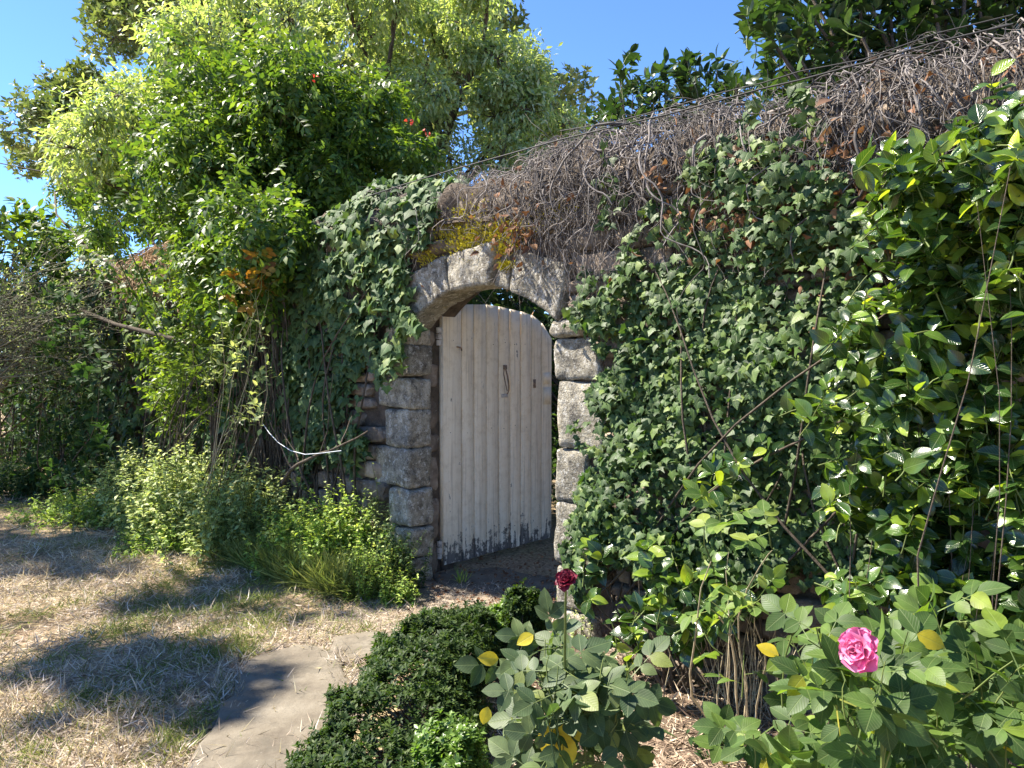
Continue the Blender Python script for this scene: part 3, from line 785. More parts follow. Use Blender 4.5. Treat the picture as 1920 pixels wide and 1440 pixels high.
for z in (.155, 1.70):                     # hinge knuckles on pins let into the jamb
    strap = gbox('hinge_strap', -.04, -.005, -.035, -.012, z - .03, z + .03, M_WHITEIRON)
    for dz in (-.045, 0.0, .045):
        pts = np.array([[G(-.03, .004, z + dz - .02), G(-.03, .004, z + dz + .02)]])
        V, Fq = tubes(pts, np.full((1, 2), .019 if dz else .022), 10)
        wpart('hinge_knuckle', V, Fq, M_WHITEIRON, strap, smooth=True)
for i in range(9):                         # clench nails in each board where it crosses the ledges
    for z in (.22, 1.0, 1.66):
        u_ = (edges[i] + edges[i + 1]) / 2 + random.uniform(-.02, .02); zz_ = z + random.uniform(-.02, .02)
        V, Fq = tubes(np.array([[G(u_, .002, zz_), G(u_, .0085, zz_)]]), np.array([[.004, .0035]]), 6)
        Fq = np.concatenate([Fq, np.array([(6, 6 + k_, 7 + k_) for k_ in range(1, 5)])])
        wpart('nail', V, Fq, M_IRON, gate)

# ------------------------------------------------------------------ bare ivy stems matted over the wall top
VINE_KEEP = 300
def vine_stems(k, t_lo, t_hi, q_lo, q_hi, L_lo, L_hi, m=12, off=(.01, .10), drop=1.0, curl=.5):
    t = rng.uniform(t_lo, t_hi, k); q = rng.uniform(q_lo, q_hi, k)
    o = rng.uniform(*off, k)
    ang = rng.normal(0, 1.1 * (1.4 - drop), k)
    L = rng.uniform(L_lo, L_hi, k) / m
    fr_ = rng.uniform(.5, 1.6, k); ph = rng.uniform(0, 6.28, k)
    pts = []
    for i in range(m):
        pts.append(onwall(t, q, o + .02 * np.sin(i * fr_ + ph))[0])
        a = ang + curl * np.sin(i * fr_ * .9 + ph)
        t = t + np.sin(a) * L; q = q + np.cos(a) * L
        o = np.clip(o + rng.normal(0, .012, k), .004, .16)
        ang = ang * .93 + rng.normal(0, .30, k)
    P = np.stack(pts, 1)
    for _ in range(1):                      # round off the bends
        a_, b_ = P[:, :-1], P[:, 1:]
        mid = np.stack([a_ * .75 + b_ * .25, a_ * .25 + b_ * .75], 2).reshape(len(P), -1, 3)
        P = np.concatenate([P[:, :1], mid, P[:, -1:]], 1)
    return P
mat_v = thing('dead_ivy', 'dense mat of bare grey dead ivy stems hanging over the wall top', 'dead vine', tuple(W(2.0, 0, 2.4)))
sets = [vine_stems(1200, 1.1, 4.6, -.25, .42, .2, .55, off=(.005, .12), curl=.8),
        vine_stems(480, 1.0, 4.6, .1, .5, .25, .8, drop=1.15, curl=.35, off=(.01, .08)),
        vine_stems(330, -.35, 1.4, -.25, .45, .20, .6, drop=.6, off=(.005, .08), curl=.8),
        vine_stems(110, .9, 4.6, -.3, .3, .4, .9, drop=.3, off=(.03, .12), curl=.8),
        vine_stems(46, 1.1, 4.6, -.1, .4, .5, 1.1, drop=.9, curl=.5, off=(.03, .12)),
        vine_stems(150, 1.2, 1.9, .3, .6, .3, .8, drop=1.2, curl=.3, off=(.0, .04))]
wa, _, _ = onwall(rng.uniform(1.2, 4.4, 70), rng.uniform(-.1, .3, 70), np.full(70, .03))
wb = wa + NW * rng.uniform(-.05, .15, (70, 1)) + EW * rng.normal(0, .12, (70, 1)) + np.stack([np.zeros(70), np.zeros(70), rng.uniform(.06, .30, 70)], -1)
sets.append(paths(wa, wb, sets[0].shape[1], .10))
rad = [(.0012, .0042), (.0012, .0042), (.0012, .0045), (.0015, .0042), (.004, .0085), (.001, .0025), (.001, .002)]
allP = np.concatenate(sets); allR = np.concatenate([(a + (b - a) * rng.uniform(0, 1, len(s)) ** 1.8) * rng.uniform(.6, 1.2, len(s)) for s, (a, b) in zip(sets, rad)])
tap = np.linspace(1.15, .5, allP.shape[1])
px, py, d = proj(allP[:, 0])
sc_ = allR / d * np.where((px > 700) & (px < 1900) & (py > 40), 1, .1)
order = np.argsort(-sc_)
for i in order[:VINE_KEEP]:
    V, Fq = tubes(allP[i:i + 1], (allR[i] * tap)[None], 4)
    wpart('stem', V, Fq, M_DEADVINE, mat_v, smooth=True)
rest = order[VINE_KEEP:]
sel_ = np.r_[0:allP.shape[1] - 1:2, allP.shape[1] - 1]
V, Fq = tubes(allP[rest][:, sel_], allR[rest, None] * tap[sel_][None], 3)
wpart('stem_mat', V, Fq, M_DEADVINE, mat_v, smooth=True, kind='stuff')
# withered leaves caught in the mat
bl = [ovate(.05, .03, 2, .5, .5), ovate(.04, .02, 2, -.4, .6)]
cl = [(2.45, .62, .16, 170), (2.75, .58, .14, 150), (1.1, .62, .09, 60), (3.3, .55, .15, 90), (2.1, .5, .12, 40), (2.95, 1.0, .12, 60), (3.7, .3, .2, 80), (1.0, .5, .25, 60), (3.0, .35, .5, 90)]
BP, BN = [], []
for t, q, r, kk in cl:
    p, _, _ = onwall(rng.normal(t, r, kk), rng.normal(q, r * .8, kk), rng.uniform(.02, .12, kk)); BP.append(p)
BP = np.concatenate(BP); kk = len(BP)
foliage(mat_v, bl, BP, frames(rdir(kk, -1.0), rdir(kk), rng.uniform(.6, 1.2, kk)), M_BROWNLEAF, 120, 'withered_leaf', rest='withered_foliage')

# far stretch of wall top: a second dry mat, catching the sun
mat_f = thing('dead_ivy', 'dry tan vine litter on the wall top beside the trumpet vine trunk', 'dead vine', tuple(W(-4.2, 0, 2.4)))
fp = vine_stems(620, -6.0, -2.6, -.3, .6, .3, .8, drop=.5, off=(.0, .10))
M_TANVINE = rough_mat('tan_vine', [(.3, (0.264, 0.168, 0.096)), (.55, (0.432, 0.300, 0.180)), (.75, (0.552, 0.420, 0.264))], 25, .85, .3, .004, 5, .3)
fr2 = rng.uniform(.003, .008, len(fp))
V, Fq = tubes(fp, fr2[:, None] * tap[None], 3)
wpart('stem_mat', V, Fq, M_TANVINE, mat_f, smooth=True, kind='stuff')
# old brown vine stems climbing the wall left of the large-leaved ivy
mat_l = thing('climbing_stems', 'upright brown bare stems matted on the shaded wall beside the large-leaved ivy', 'dead vine', tuple(W(-1.8, 0, 0)))
a = W(rng.uniform(-2.0, -1.5, 160), rng.uniform(.0, .10, 160), rng.uniform(.0, 1.4, 160)); b = a + np.stack([rng.normal(0, .08, 160), rng.normal(0, .08, 160), rng.uniform(.7, 1.4, 160)], -1)
pp = paths(a, b, 9, .05); rr_ = rng.uniform(.003, .009, 160)
pp[:, :, 2] = np.minimum(pp[:, :, 2], 2.5)
for i in range(160):
    V, Fq = tubes(pp[i:i + 1], np.full((1, 9), rr_[i]), 4); wpart('stem', V, Fq, M_BARK, mat_l, smooth=True)

# ------------------------------------------------------------------ live ivy on the wall
IVY_T = [ivy_leaf(1.0, .8 + .15 * i, .10 + .05 * (i % 3), i) for i in range(6)]
def ivy(root, poly, k, size, t_rng, q_rng, off, mat, dens=None, n=300):
    t = rng.uniform(*t_rng, k * 6); q = rng.uniform(*q_rng, k * 6)
    o = rng.uniform(*off, k * 6) * (.4 + 1.2 * nz2(t, q, 4, 6))
    P, ns, nz = onwall(t, q, o)
    x, y, d = proj(P)
    # ragged edge: the outline is tested with a wobble
    wx = (nz2(t, q, 7, 8) - .5) * 90; wy = (nz2(t, q, 7, 9) - .5) * 90
    keep = inpoly(x + wx, y + wy, poly) & (P[:, 2] > .02)
    if dens is not None: keep &= rng.uniform(0, 1, len(t)) < dens(x, y)
    gap = nz2(t, q, 11, 12)
    keep &= rng.uniform(0, 1, len(t)) < np.clip((gap - .25) * 4, .25, 1)
    idx = np.nonzero(keep)[0][:k]
    P, ns, nz, o = P[idx], ns[idx], nz[idx], o[idx]; kk = len(idx)
    N = NW[None] * ns[:, None] + np.array([0, 0, 1.0]) * nz[:, None]
    Nn = unit(N + np.array([0, 0, .55]) + rng.normal(0, .36, (kk, 3)))
    down = unit(np.array([0, 0, -1.0]) + NW * .35 * (1 + nz[:, None]) + rng.normal(0, .42, (kk, 3)))
    S = rng.uniform(*size, kk) * rng.choice([.5, .7, .9, 1.0, 1.2], kk)
    foliage(root, IVY_T, P, frames(down, Nn, S), mat, n, 'leaf', S * (1 + 12 * np.clip(o, 0, .2)))
    # a few runners under the leaves
    return P
iv_r = thing('ivy', 'dark green small-leaved ivy covering the wall right of the gate', 'ivy', tuple(W(1.9, .02, 0)))
POLY_R = [(1110, 470), (1170, 505), (1260, 470), (1290, 400), (1340, 270), (1480, 290), (1600, 340), (1620, 500), (1640, 640), (1700, 800), (1760, 1000), (1700, 1130), (1400, 1130), (1250, 1120), (1120, 1110), (1050, 1090), (1075, 1000), (1085, 900), (1085, 800), (1120, 700), (1130, 600)]
def dens_r(x, y): return np.where(y < 560, np.where(y < 420, .35, .6), 1.0)
ivy(iv_r, POLY_R, 12500, (.030, .048), (1.2, 3.9), (.3, 3.0), (.02, .13), M_IVY, dens_r)
a = W(rng.uniform(1.5, 3.6, 46), np.full(46, .005), rng.uniform(0, .4, 46)); b = W(rng.uniform(1.4, 3.8, 46), np.full(46, .015), rng.uniform(1.6, 2.4, 46))
V, Fq = tubes(paths(a, b, 12, .05), np.tile(np.linspace(.008, .003, 12), (46, 1)), 4)
wpart('stems', V, Fq, M_BARK, iv_r, smooth=True, kind='stuff')
# straggling sprays of the same ivy among the dead stems
P2 = [(1140, 330), (1130, 380), (1180, 470), (1215, 395), (1250, 420), (1330, 370), (1440, 290), (1405, 215), (1500, 185), (1505, 235)]
SP2 = []
for x, y in P2:
    kk = 16
    SP2.append(at(rng.normal(x, 12, kk), rng.normal(y, 28, kk), np.full(kk, 1.0)))
pts = np.concatenate(SP2)
r_ = pts - np.array([0, 0, CAM_Z]); tdot = r_[:, :2] @ NW[:2]; k_ = ((OW[:2] @ NW[:2]) + .10) / tdot
pts = r_ * k_[:, None] + np.array([0, 0, CAM_Z])
kk = len(pts)
foliage(iv_r, IVY_T, pts, frames(np.array([0, 0, -1.0]) + rng.normal(0, .5, (kk, 3)), NW + rng.normal(0, .4, (kk, 3)) + np.array([0, 0, .5]), rng.uniform(.03, .055, kk)), M_IVY, 60, 'leaf')
iv_l = thing('ivy', 'pale large-leaved ivy draped over the wall left of the arch', 'ivy', tuple(W(-.9, .02, 0)))
POLY_L = [(895, 296), (870, 350), (830, 385), (780, 410), (755, 430), (735, 490), (770, 545), (768, 600), (720, 640), (690, 690), (690, 770), (650, 850), (570, 880), (490, 800), (480, 680), (530, 560), (542, 440), (600, 385), (700, 345), (800, 305)]
ivy(iv_l, POLY_L, 6000, (.052, .080), (-2.2, .35), (-.25, 2.7), (.02, .10), M_IVY2)
a = W(rng.uniform(-1.6, -.5, 26), np.full(26, .02), rng.uniform(0, .5, 26)); b = W(rng.uniform(-1.6, -.2, 26), np.full(26, .07), rng.uniform(1.6, 2.5, 26))
V, Fq = tubes(paths(a, b, 12, .05), np.tile(np.linspace(.012, .004, 12), (26, 1)), 4)
wpart('stems', V, Fq, M_BARK, iv_l, smooth=True, kind='stuff')

iv_f = thing('ivy', 'dark ivy smothering the far stretch of wall beyond the trumpet vine', 'ivy', tuple(W(-6.0, .02, 0)))
ivy(iv_f, [(-200, 380), (200, 420), (235, 530), (365, 530), (400, 440), (430, 420), (470, 600), (470, 1000), (-200, 1000)], 6500, (.06, .10), (-10.8, -2.0), (-.1, 2.9), (.02, .16), M_IVY, None, 200)

# ------------------------------------------------------------------ shrubs made of shoots
def shoots(root, tips, base, nleaf, tpls, size, mat, stem_mat, n=300, spread=.9, slen=(.15, .3), sr=.004, br=.016, droop=0.0, name='leaf', up=.6, branch_every=1, bow=None, wig=.06, face=None):
    """leafy shoots at tips, joined by branches to base points"""
    tips = np.asarray(tips, float); k = len(tips)
    base = np.atleast_2d(np.asarray(base, float)); bsel = base[np.argmin(np.linalg.norm(tips[:, None, :2] - base[None, :, :2], axis=2) + rng.uniform(0, .15, (k, len(base))), 1)]
    out = unit(tips - bsel)
    sd = unit(out * .5 + np.array([0, 0, up]) + rng.normal(0, .45, (k, 3)))
    L = rng.uniform(*slen, k)
    start = tips - sd * L[:, None]
    bi = np.arange(0, k, branch_every)
    P_ = paths(bsel[bi], start[bi], 9, wig, 0, bow)
    V, Fq = tubes(P_, np.linspace(1, .25, 9)[None] * rng.uniform(.6, 1.1, (len(bi), 1)) * br, 5)
    wpart('branches', V, Fq, stem_mat, root, smooth=True, kind='stuff')
    V, Fq = tubes(paths(start, tips, 5, .05), np.tile(np.linspace(sr, sr * .5, 5), (k, 1)), 4)
    wpart('shoot_stems', V, Fq, M_GREENSTEM, root, smooth=True, kind='stuff')
    u = rng.uniform(0.05, 1.0, (k, nleaf)) ** .8
    az = np.cumsum(np.full((k, nleaf), 2.4), 1) + rng.uniform(0, 6.28, (k, 1))
    ref = np.where(np.abs(sd[:, 2:3]) > .9, np.array([1.0, 0, 0]), np.array([0, 0, 1.0]))
    A = unit(np.cross(sd, ref)); B = np.cross(sd, A)
    rad_ = A[:, None] * np.cos(az)[..., None] + B[:, None] * np.sin(az)[..., None]
    Yd = rad_ * spread + sd[:, None] * (.25 + .5 * u[..., None]) + rng.normal(0, .2, (k, nleaf, 3)) + np.array([0, 0, -droop])
    P = start[:, None] + sd[:, None] * (u * L[:, None])[..., None] + rad_ * .004
    N = sd[:, None] * 1.0 - rad_ * .15 + rng.normal(0, .3, (k, nleaf, 3)) + np.array([0, 0, .45])
    if face is not None: N = sd[:, None] * .35 + np.asarray(face, float) + rng.normal(0, .38, (k, nleaf, 3))
    S = rng.uniform(size[0], size[1], k * nleaf)
    foliage(root, tpls, P.reshape(-1, 3), frames(Yd.reshape(-1, 3), N.reshape(-1, 3), S), mat, n, name)
def in_front(x, y, s0, s1):
    """depth where a pixel ray passes s metres in front of the wall face"""
    r = ray(x, y); s = rng.uniform(s0, s1, np.shape(x))
    k = ((OW[:2] @ NW[:2]) + s) / (r[..., :2] @ NW[:2])
    p = r * k[..., None]; p[..., 2] += CAM_Z
    return p

CAM_T = [ovate(1.0, .64, 6, f, c, .45, w_, 0) for f, c, w_ in ((.3, .18, 0), (.2, .3, .012), (.45, .1, 0), (.15, .4, .01), (.3, -.1, .012))]
cam_b = thing('camellia_bush', 'glossy bright green camellia bush growing against the ivied wall', 'bush', tuple(gnd(1830, 1330)))
POLY_C = [(1960, 170), (1850, 190), (1780, 210), (1700, 260), (1690, 330), (1730, 400), (1660, 470), (1600, 560), (1530, 660), (1460, 740), (1400, 800), (1380, 870), (1480, 920), (1540, 980), (1500, 1100), (1560, 1260), (1980, 1300)]
qc = np.concatenate([polysample(POLY_C, 60), polysample([(1640, 280), (1930, 200), (1930, 1200), (1700, 1150)], 38)]); q = np.repeat(qc, 6, 0) + rng.normal(0, 30, (len(qc) * 6, 2))
tips = in_front(q[:, 0], q[:, 1], .18, .62)
tips = tips[(tips[:, 1] > 1.75)]
bs = in_front(np.array([1480., 1560, 1640, 1700, 1790, 1850, 1930]), np.array([1350.] * 7), .3, .45); bs[:, 2] = 0
shoots(cam_b, tips, bs, 10, CAM_T, (.052, .086), M_CAM, M_BARK, 300, slen=(.10, .20), sr=.003, br=.004, branch_every=20, wig=.05, up=.25, spread=1.2, droop=.45, face=NW * .75 + np.array([0, 0, .55]))
# one young light shoot high on the wall
cy = thing('camellia_shoot', 'slender camellia shoot with yellow-green leaves in front of the dead stems', 'bush', tuple(gnd(1720, 1250)))
q = np.array([(1690, 285), (1660, 300), (1750, 330), (1770, 350), (1730, 300), (1780, 250), (1850, 260)], float)
shoots(cy, in_front(q[:, 0], q[:, 1], .2, .4), in_front(np.array([1760.]), np.array([700.]), .25, .3), 5, CAM_T, (.06, .09), M_CAM, M_BARK, 40, slen=(.1, .18), br=.006)

# low shrub right of the gate foot, with its own small trunk
hy = thing('young_camellia', 'low glossy shrub with a bare forked trunk at the foot of the ivy', 'bush', tuple(gnd(1265, 1292)))
q = polysample([(1090, 1010), (1200, 985), (1330, 1040), (1400, 1090), (1330, 1190), (1230, 1230), (1130, 1190), (1085, 1090)], 46)
tips = in_front(q[:, 0], q[:, 1], .12, .5)
shoots(hy, tips, [gnd(1265, 1295), gnd(1285, 1300), gnd(1245, 1290)], 7, CAM_T, (.06, .095), M_CAM, M_BARK, 300, slen=(.1, .2), br=.010, branch_every=3, droop=.3, face=NW * .6 + np.array([0, 0, .6]))

# ------------------------------------------------------------------ roses
ROSE_L = []
for i in range(5):
    rr = random.Random(i); parts = [stalk(.085, .0016, .15)]
    for a, s_ in ((.042, .8), (.078, 1.0)):
        for s in (-1, 1):
            parts.append(xf(ovate(.058 * s_ * rr.uniform(.9, 1.1), .040 * s_, 5, .18, rr.uniform(.05, .3), .45, .008), rot(-s * math.radians(rr.uniform(55, 75)), rr.uniform(-.3, .1), rr.uniform(-.3, .3)), (0, a, -.15 * a)))
    parts.append(xf(ovate(.066, .047, 5, .18, rr.uniform(.05, .3), .45, .008), rot(rr.uniform(-.15, .15), -.2), (0, .088, -.014)))
    ROSE_L.append(merge(parts))
ROSE_T = [ovate(.10, .068, 6, .18, c, .45, w_) for c, w_ in ((.15, .01), (.3, .01), (.05, .012))]
def rose_bloom(root, c, r, mat, npet, facing, name='petal', loose=.0):
    """cupped petals in whorls round a heart"""
    f = unit(np.asarray(facing, float)); A = unit(np.cross(f, [0, 0, 1.0])); B = np.cross(f, A)
    P, Yd, N, S = [], [], [], []
    for i in range(npet):
        u = (i + .5) / npet
        az = i * 2.4; open_ = .15 + 1.35 * u ** 1.3 + random.uniform(-.12, .12) + loose * random.random()
        rd = A * math.cos(az) + B * math.sin(az)
        P.append(c - f * r * .35 + rd * r * .10 * u); Yd.append(f * math.cos(open_) + rd * math.sin(open_)); N.append(f * math.sin(open_) - rd * math.cos(open_)); S.append(r * (.75 + .45 * u) * random.uniform(.9, 1.08))
    heart = np.stack([np.stack([c - f * r * (.5 - .8 * u_) + A * .0, ]) [0] for u_ in np.linspace(0, 1, 6)])
    V, Fq = tubes(heart[None], r * np.array([.10, .20, .26, .22, .14, .02])[None], 8)
    head = wpart('bloom', V, Fq, mat, root, smooth=True)
    tp = _petal
    foliage(head, tp, np.array(P), frames(np.array(Yd), np.array(N), np.array(S)), mat, 300, name)
def petal_tpl(seed, curl):
    V, UV, Fq = [], [], []
    rr = random.Random(seed); nu, nv = 6, 6
    for j in range(nv + 1):
        b = j / nv; w = .16 + .46 * math.sin(min(1, b * 1.05) * math.pi * .58) ** 1.0
        if b > .8: w *= 1 - .5 * ((b - .8) / .2) ** 2
        for i in range(nu + 1):
            a = i / nu * 2 - 1
            y = b * (1 - .10 * a * a * b); z = .34 * a * a * (.4 + b) * .7 + .10 * b * b - (.28 * max(0, b - .72) * curl * 3) + .02 * math.sin(a * 7 + seed)
            V.append((a * w, y, z)); UV.append((i / nu, b))
    for j in range(nv):
        for i in range(nu):
            p = j * (nu + 1) + i; Fq += [(p, p + 1, p + nu + 2), (p, p + nu + 2, p + nu + 1)]
    return np.array(V), np.array(Fq), np.array(UV)
_petal = [petal_tpl(0, .6), petal_tpl(1, 1.0), petal_tpl(2, .3)]

rp = thing('rose_bush', 'leafy rose bush bearing one pink bloom', 'rose bush', tuple(gnd(1640, 2100)))
POLY_P = [(1430, 1190), (1520, 1165), (1600, 1180), (1720, 1130), (1800, 1150), (1935, 1110), (1960, 1440), (1900, 1560), (1420, 1560), (1400, 1400), (1450, 1300)]
q = polysample(POLY_P, 76)
tips = at(q[:, 0], q[:, 1], rng.uniform(1.3, 1.85, 76))
bsr = np.array([at(1640., 1440., 1.5), at(1800., 1440., 1.55)]); bsr[:, 2] = 0
shoots(rp, tips, bsr, 4, ROSE_L, (.72, .98), M_ROSE, M_GREENSTEM, 300, slen=(.10, .2), sr=.0022, br=.005, spread=1.1, up=.8, branch_every=5, droop=.25, face=(-.25, -.6, .6))
fc = at(1607., 1218., 1.17)
rose_bloom(rp, fc, .029, M_PINK, 24, (-.80, -.50, .30), loose=.55)
V, Fq = tubes(paths([at(1650., 1480., 1.33)], [fc + np.array([.012, .02, -.02])], 9, .07), np.linspace(.004, .002, 9)[None], 6); wpart('flower_stem', V, Fq, M_GREENSTEM, rp, smooth=True)
q = np.array([(1585, 1275), (1640, 1290), (1660, 1240), (1570, 1310), (1620, 1340), (1690, 1270)], float)
shoots(rp, at(q[:, 0], q[:, 1], rng.uniform(1.2, 1.27, 6)), [at(1640., 1500., 1.3)], 3, ROSE_L, (.75, .95), M_ROSE, M_GREENSTEM, 18, slen=(.05, .09), sr=.0018, br=.003, spread=1.1, up=.4, droop=.2)
for x, y, d in ((1485, 1190, 1.5), (1545, 1195, 1.5), (1640, 1200, 1.48), (1806, 1182, 1.55)):
    c = at(float(x), float(y), d)
    foliage(rp, _petal, np.tile(c, (4, 1)), frames(np.array([(.3 * math.cos(a_), .3 * math.sin(a_), 1) for a_ in (0, 1.6, 3.1, 4.7)]), np.array([(-math.cos(a_), -math.sin(a_), .2) for a_ in (0, 1.6, 3.1, 4.7)]), np.full(4, .022)), M_GREENSTEM, 4, 'bud')
    V, Fq = tubes(paths([c - np.array([.01, -.02, .16])], [c], 5, .04), np.full((1, 5), .002), 5); wpart('bud_stem', V, Fq, M_GREENSTEM, rp, smooth=True)

rd_ = thing('rose_bush', 'blue-green rose bush with one dark red bloom and yellowed leaves', 'rose bush', tuple(gnd(1090, 1650)))
q = polysample([(935, 1270), (985, 1190), (1040, 1150), (1120, 1160), (1210, 1230), (1215, 1330), (1190, 1440), (1120, 1480), (1030, 1400), (960, 1330)], 34)
tips = at(q[:, 0], q[:, 1], rng.uniform(1.85, 2.3, 34))
bsd = np.array([at(1060., 1600., 2.15), at(1100., 1600., 2.2)]); bsd[:, 2] = 0
shoots(rd_, tips, bsd, 3, ROSE_L, (.9, 1.2), M_ROSED, M_GREENSTEM, 300, slen=(.10, .2), sr=.0025, br=.006, spread=1.1, up=.6, branch_every=3, droop=.45, face=(-.2, -.65, .5))
fc = at(1061., 1086., 1.82)
rose_bloom(rd_, fc, .024, M_DARKRED, 22, (-.35, -.5, .7), loose=.5)
V, Fq = tubes(paths([bsd[0]], [fc], 9, .02), np.linspace(.007, .003, 9)[None], 6); wpart('flower_stem', V, Fq, M_GREENSTEM, rd_, smooth=True)
yl = np.array([at(1043., 1345., 1.95), at(1055., 1372., 1.95), at(1075., 1350., 1.98), at(1030., 1360., 1.96), at(935., 1235., 2.1), at(1000., 1190., 2.1), at(915., 1325., 2.0)])
foliage(rd_, ROSE_T, yl, frames(np.array([(.1, -.2, -1), (.1, -.1, -1), (.5, -.2, -.8), (-.2, -.3, -1), (-1, -.2, .1), (-.8, -.4, -.3), (-.3, -.2, -1)], float), np.tile((-.2, -1, .35), (7, 1)) + rng.normal(0, .15, (7, 3)), np.array([1.05, 1.0, .7, .8, .6, .55, .5])), M_YELLOW, 7, 'yellow_leaf')
# cut cane leaning out at the front
V, Fq = tubes(np.array([[gnd(965., 1500.), at(1000., 1440., 2.2), at(1020., 1400., 2.15), at(1043., 1360., 2.1)]]), np.full((1, 4), .009), 7); wpart('cane', V, Fq, M_GREENSTEM, rd_, smooth=True)

rl = thing('rose_bush', 'thin rose shoots with lime green leaves rising before the ivy', 'rose bush', tuple(gnd(1400, 1420)))
q = np.array([(1290, 1100), (1330, 1125), (1405, 1100), (1430, 1120), (1320, 990), (1440, 985), (1320, 1185), (1395, 1220), (1350, 960)], float)
tips = at(q[:, 0], q[:, 1], rng.uniform(2.1, 2.5, len(q)))
bl_ = np.array([gnd(1400, 1420.), gnd(1420, 1430.)])
shoots(rl, tips, bl_, 2, ROSE_L, (.85, 1.1), M_LIME, M_TWIG, 300, slen=(.08, .16), sr=.003, br=.006, spread=1.1, up=.7, droop=.1, bow=(-.05, 0, .05))

# upright dry stalks behind them
ds = thing('dry_stalks', 'clump of thin upright dry stalks in the bed under the ivy', 'dry plant', tuple(gnd(1385, 1330)))
a = gnd(1385, 1330) + np.stack([rng.normal(0, .10, 70), rng.normal(0, .08, 70), np.zeros(70)], -1); b = a + np.stack([rng.normal(0, .10, 70), rng.normal(0, .08, 70), rng.uniform(.2, .5, 70)], -1)
V, Fq = tubes(paths(a, b, 6, .05), np.tile(np.linspace(.0028, .0012, 6), (70, 1)), 3); wpart('stalk_tuft', V, Fq, M_TWIG, ds, smooth=True, kind='stuff')

# ------------------------------------------------------------------ box edging
SPRIG = [rosette(8, .023, .0115, i, .25, 1, .014) for i in range(5)]
def hedge(name, label, cat, prof_pts, h, k, mat, n=300, size=(.8, 1.25)):
    """rounded low hedge along a row of (x, y, half width, height) stations"""
    st = np.array(prof_pts, float)
    c = st[:, :2].mean(0); root = thing(name, label, cat, (c[0], c[1], 0))
    u = rng.uniform(0, len(st) - 1, k); i = np.minimum(u.astype(int), len(st) - 2); f = (u - i)[:, None]
    s = st[i] * (1 - f) + st[i + 1] * f; tg = unit(st[i + 1][:, :2] - st[i][:, :2])
    th = np.arccos(rng.uniform(-1, 1, k)) # round section
    cs = np.cos(th); sn = np.sin(th)
    dep = 1 - np.abs(rng.normal(0, .10, k))
    lump = 1 + (nz2(s[:, 0] * 1.0 + cs * .3, s[:, 1] + sn * .3, 14, 4) - .5) * .35
    e = np.where(np.abs(cs) > 0, np.sign(cs) * np.abs(cs) ** .6, 0)
    X = s[:, 0] + -tg[:, 1] * e * s[:, 2] * dep * lump; Y = s[:, 1] + tg[:, 0] * e * s[:, 2] * dep * lump
    Z = .02 + sn ** .65 * s[:, 3] * dep * lump + rng.exponential(.010, k)
    P = np.stack([X, Y, Z], -1)
    Nd = np.stack([-tg[:, 1] * cs, tg[:, 0] * cs, sn + .35], -1) + rng.normal(0, .35, (k, 3))
    foliage(root, SPRIG, P, frames(np.cross(Nd, rdir(k)), Nd, rng.uniform(*size, k)), mat, n, 'sprig', sn + .6)
    a = np.stack([X, Y, Z], -1)[:300] * np.array([1, 1, .0]) * 1.0; a[:, :2] = s[:300, :2] + rng.normal(0, .04, (300, 2))
    V, Fq = tubes(paths(a, P[:300], 5, .05), np.tile(np.linspace(.004, .0015, 5), (300, 1)), 3); wpart('twigs', V, Fq, M_BARK, root, smooth=True, kind='stuff')
    return root
hedge('box_hedge', 'dark clipped box edging beside the stone path', 'hedge', [(-.40, 1.75, .30, .27), (-.42, 2.3, .31, .28), (-.40, 2.9, .31, .28), (-.34, 3.4, .27, .27), (-.27, 3.75, .20, .23), (-.24, 3.95, .10, .15)], .27, 9800, M_BOX)
hedge('box_plant', 'small pale green box plant just beyond the end of the dark edging', 'hedge', [(-.10, 3.60, .05, .15), (-.06, 3.75, .12, .21), (.0, 3.95, .10, .18), (.02, 4.05, .05, .1)], .2, 1800, M_BOXL, 120)
hedge('box_plant', 'narrow upright dark box plant beside the dark red rose', 'hedge', [(.03, 3.55, .05, .28), (.06, 3.65, .10, .36), (.10, 3.78, .06, .3)], .3, 1300, M_BOX, 120)
hedge('box_plant', 'pale box shoots sprouting at the front of the dark edging', 'hedge', [(-.20, 2.05, .06, .30), (-.19, 2.22, .11, .36), (-.18, 2.42, .08, .31)], .3, 1500, M_BOXL, 150)

# ------------------------------------------------------------------ trees and shrubs behind and along the wall
LANCE = [ovate(.12, .046, 1, .3, c, .4) for c in (.2, .45, .1)]
def crown_pts(poly, dlo, dhi, nclump, rlo, rhi, per, flat=.8, from_wall=False):
    q = polysample(poly, nclump); c = in_front(q[:, 0], q[:, 1], dlo, dhi) if from_wall else at(q[:, 0], q[:, 1], rng.uniform(dlo, dhi, nclump))
    r = rng.uniform(rlo, rhi, nclump)
    v = rdir(nclump * per).reshape(nclump, per, 3); rad_ = rng.uniform(.25, 1, (nclump, per)) ** .45
    lump = 1 + .3 * np.sin(v[..., 0] * 5 + np.arange(nclump)[:, None]) * np.sin(v[..., 1] * 4 + v[..., 2] * 5)
    P = c[:, None] + v * (rad_ * lump)[..., None] * r[:, None, None] * np.array([1, 1, flat])
    return c, r, P.reshape(-1, 3), v.reshape(-1, 3)
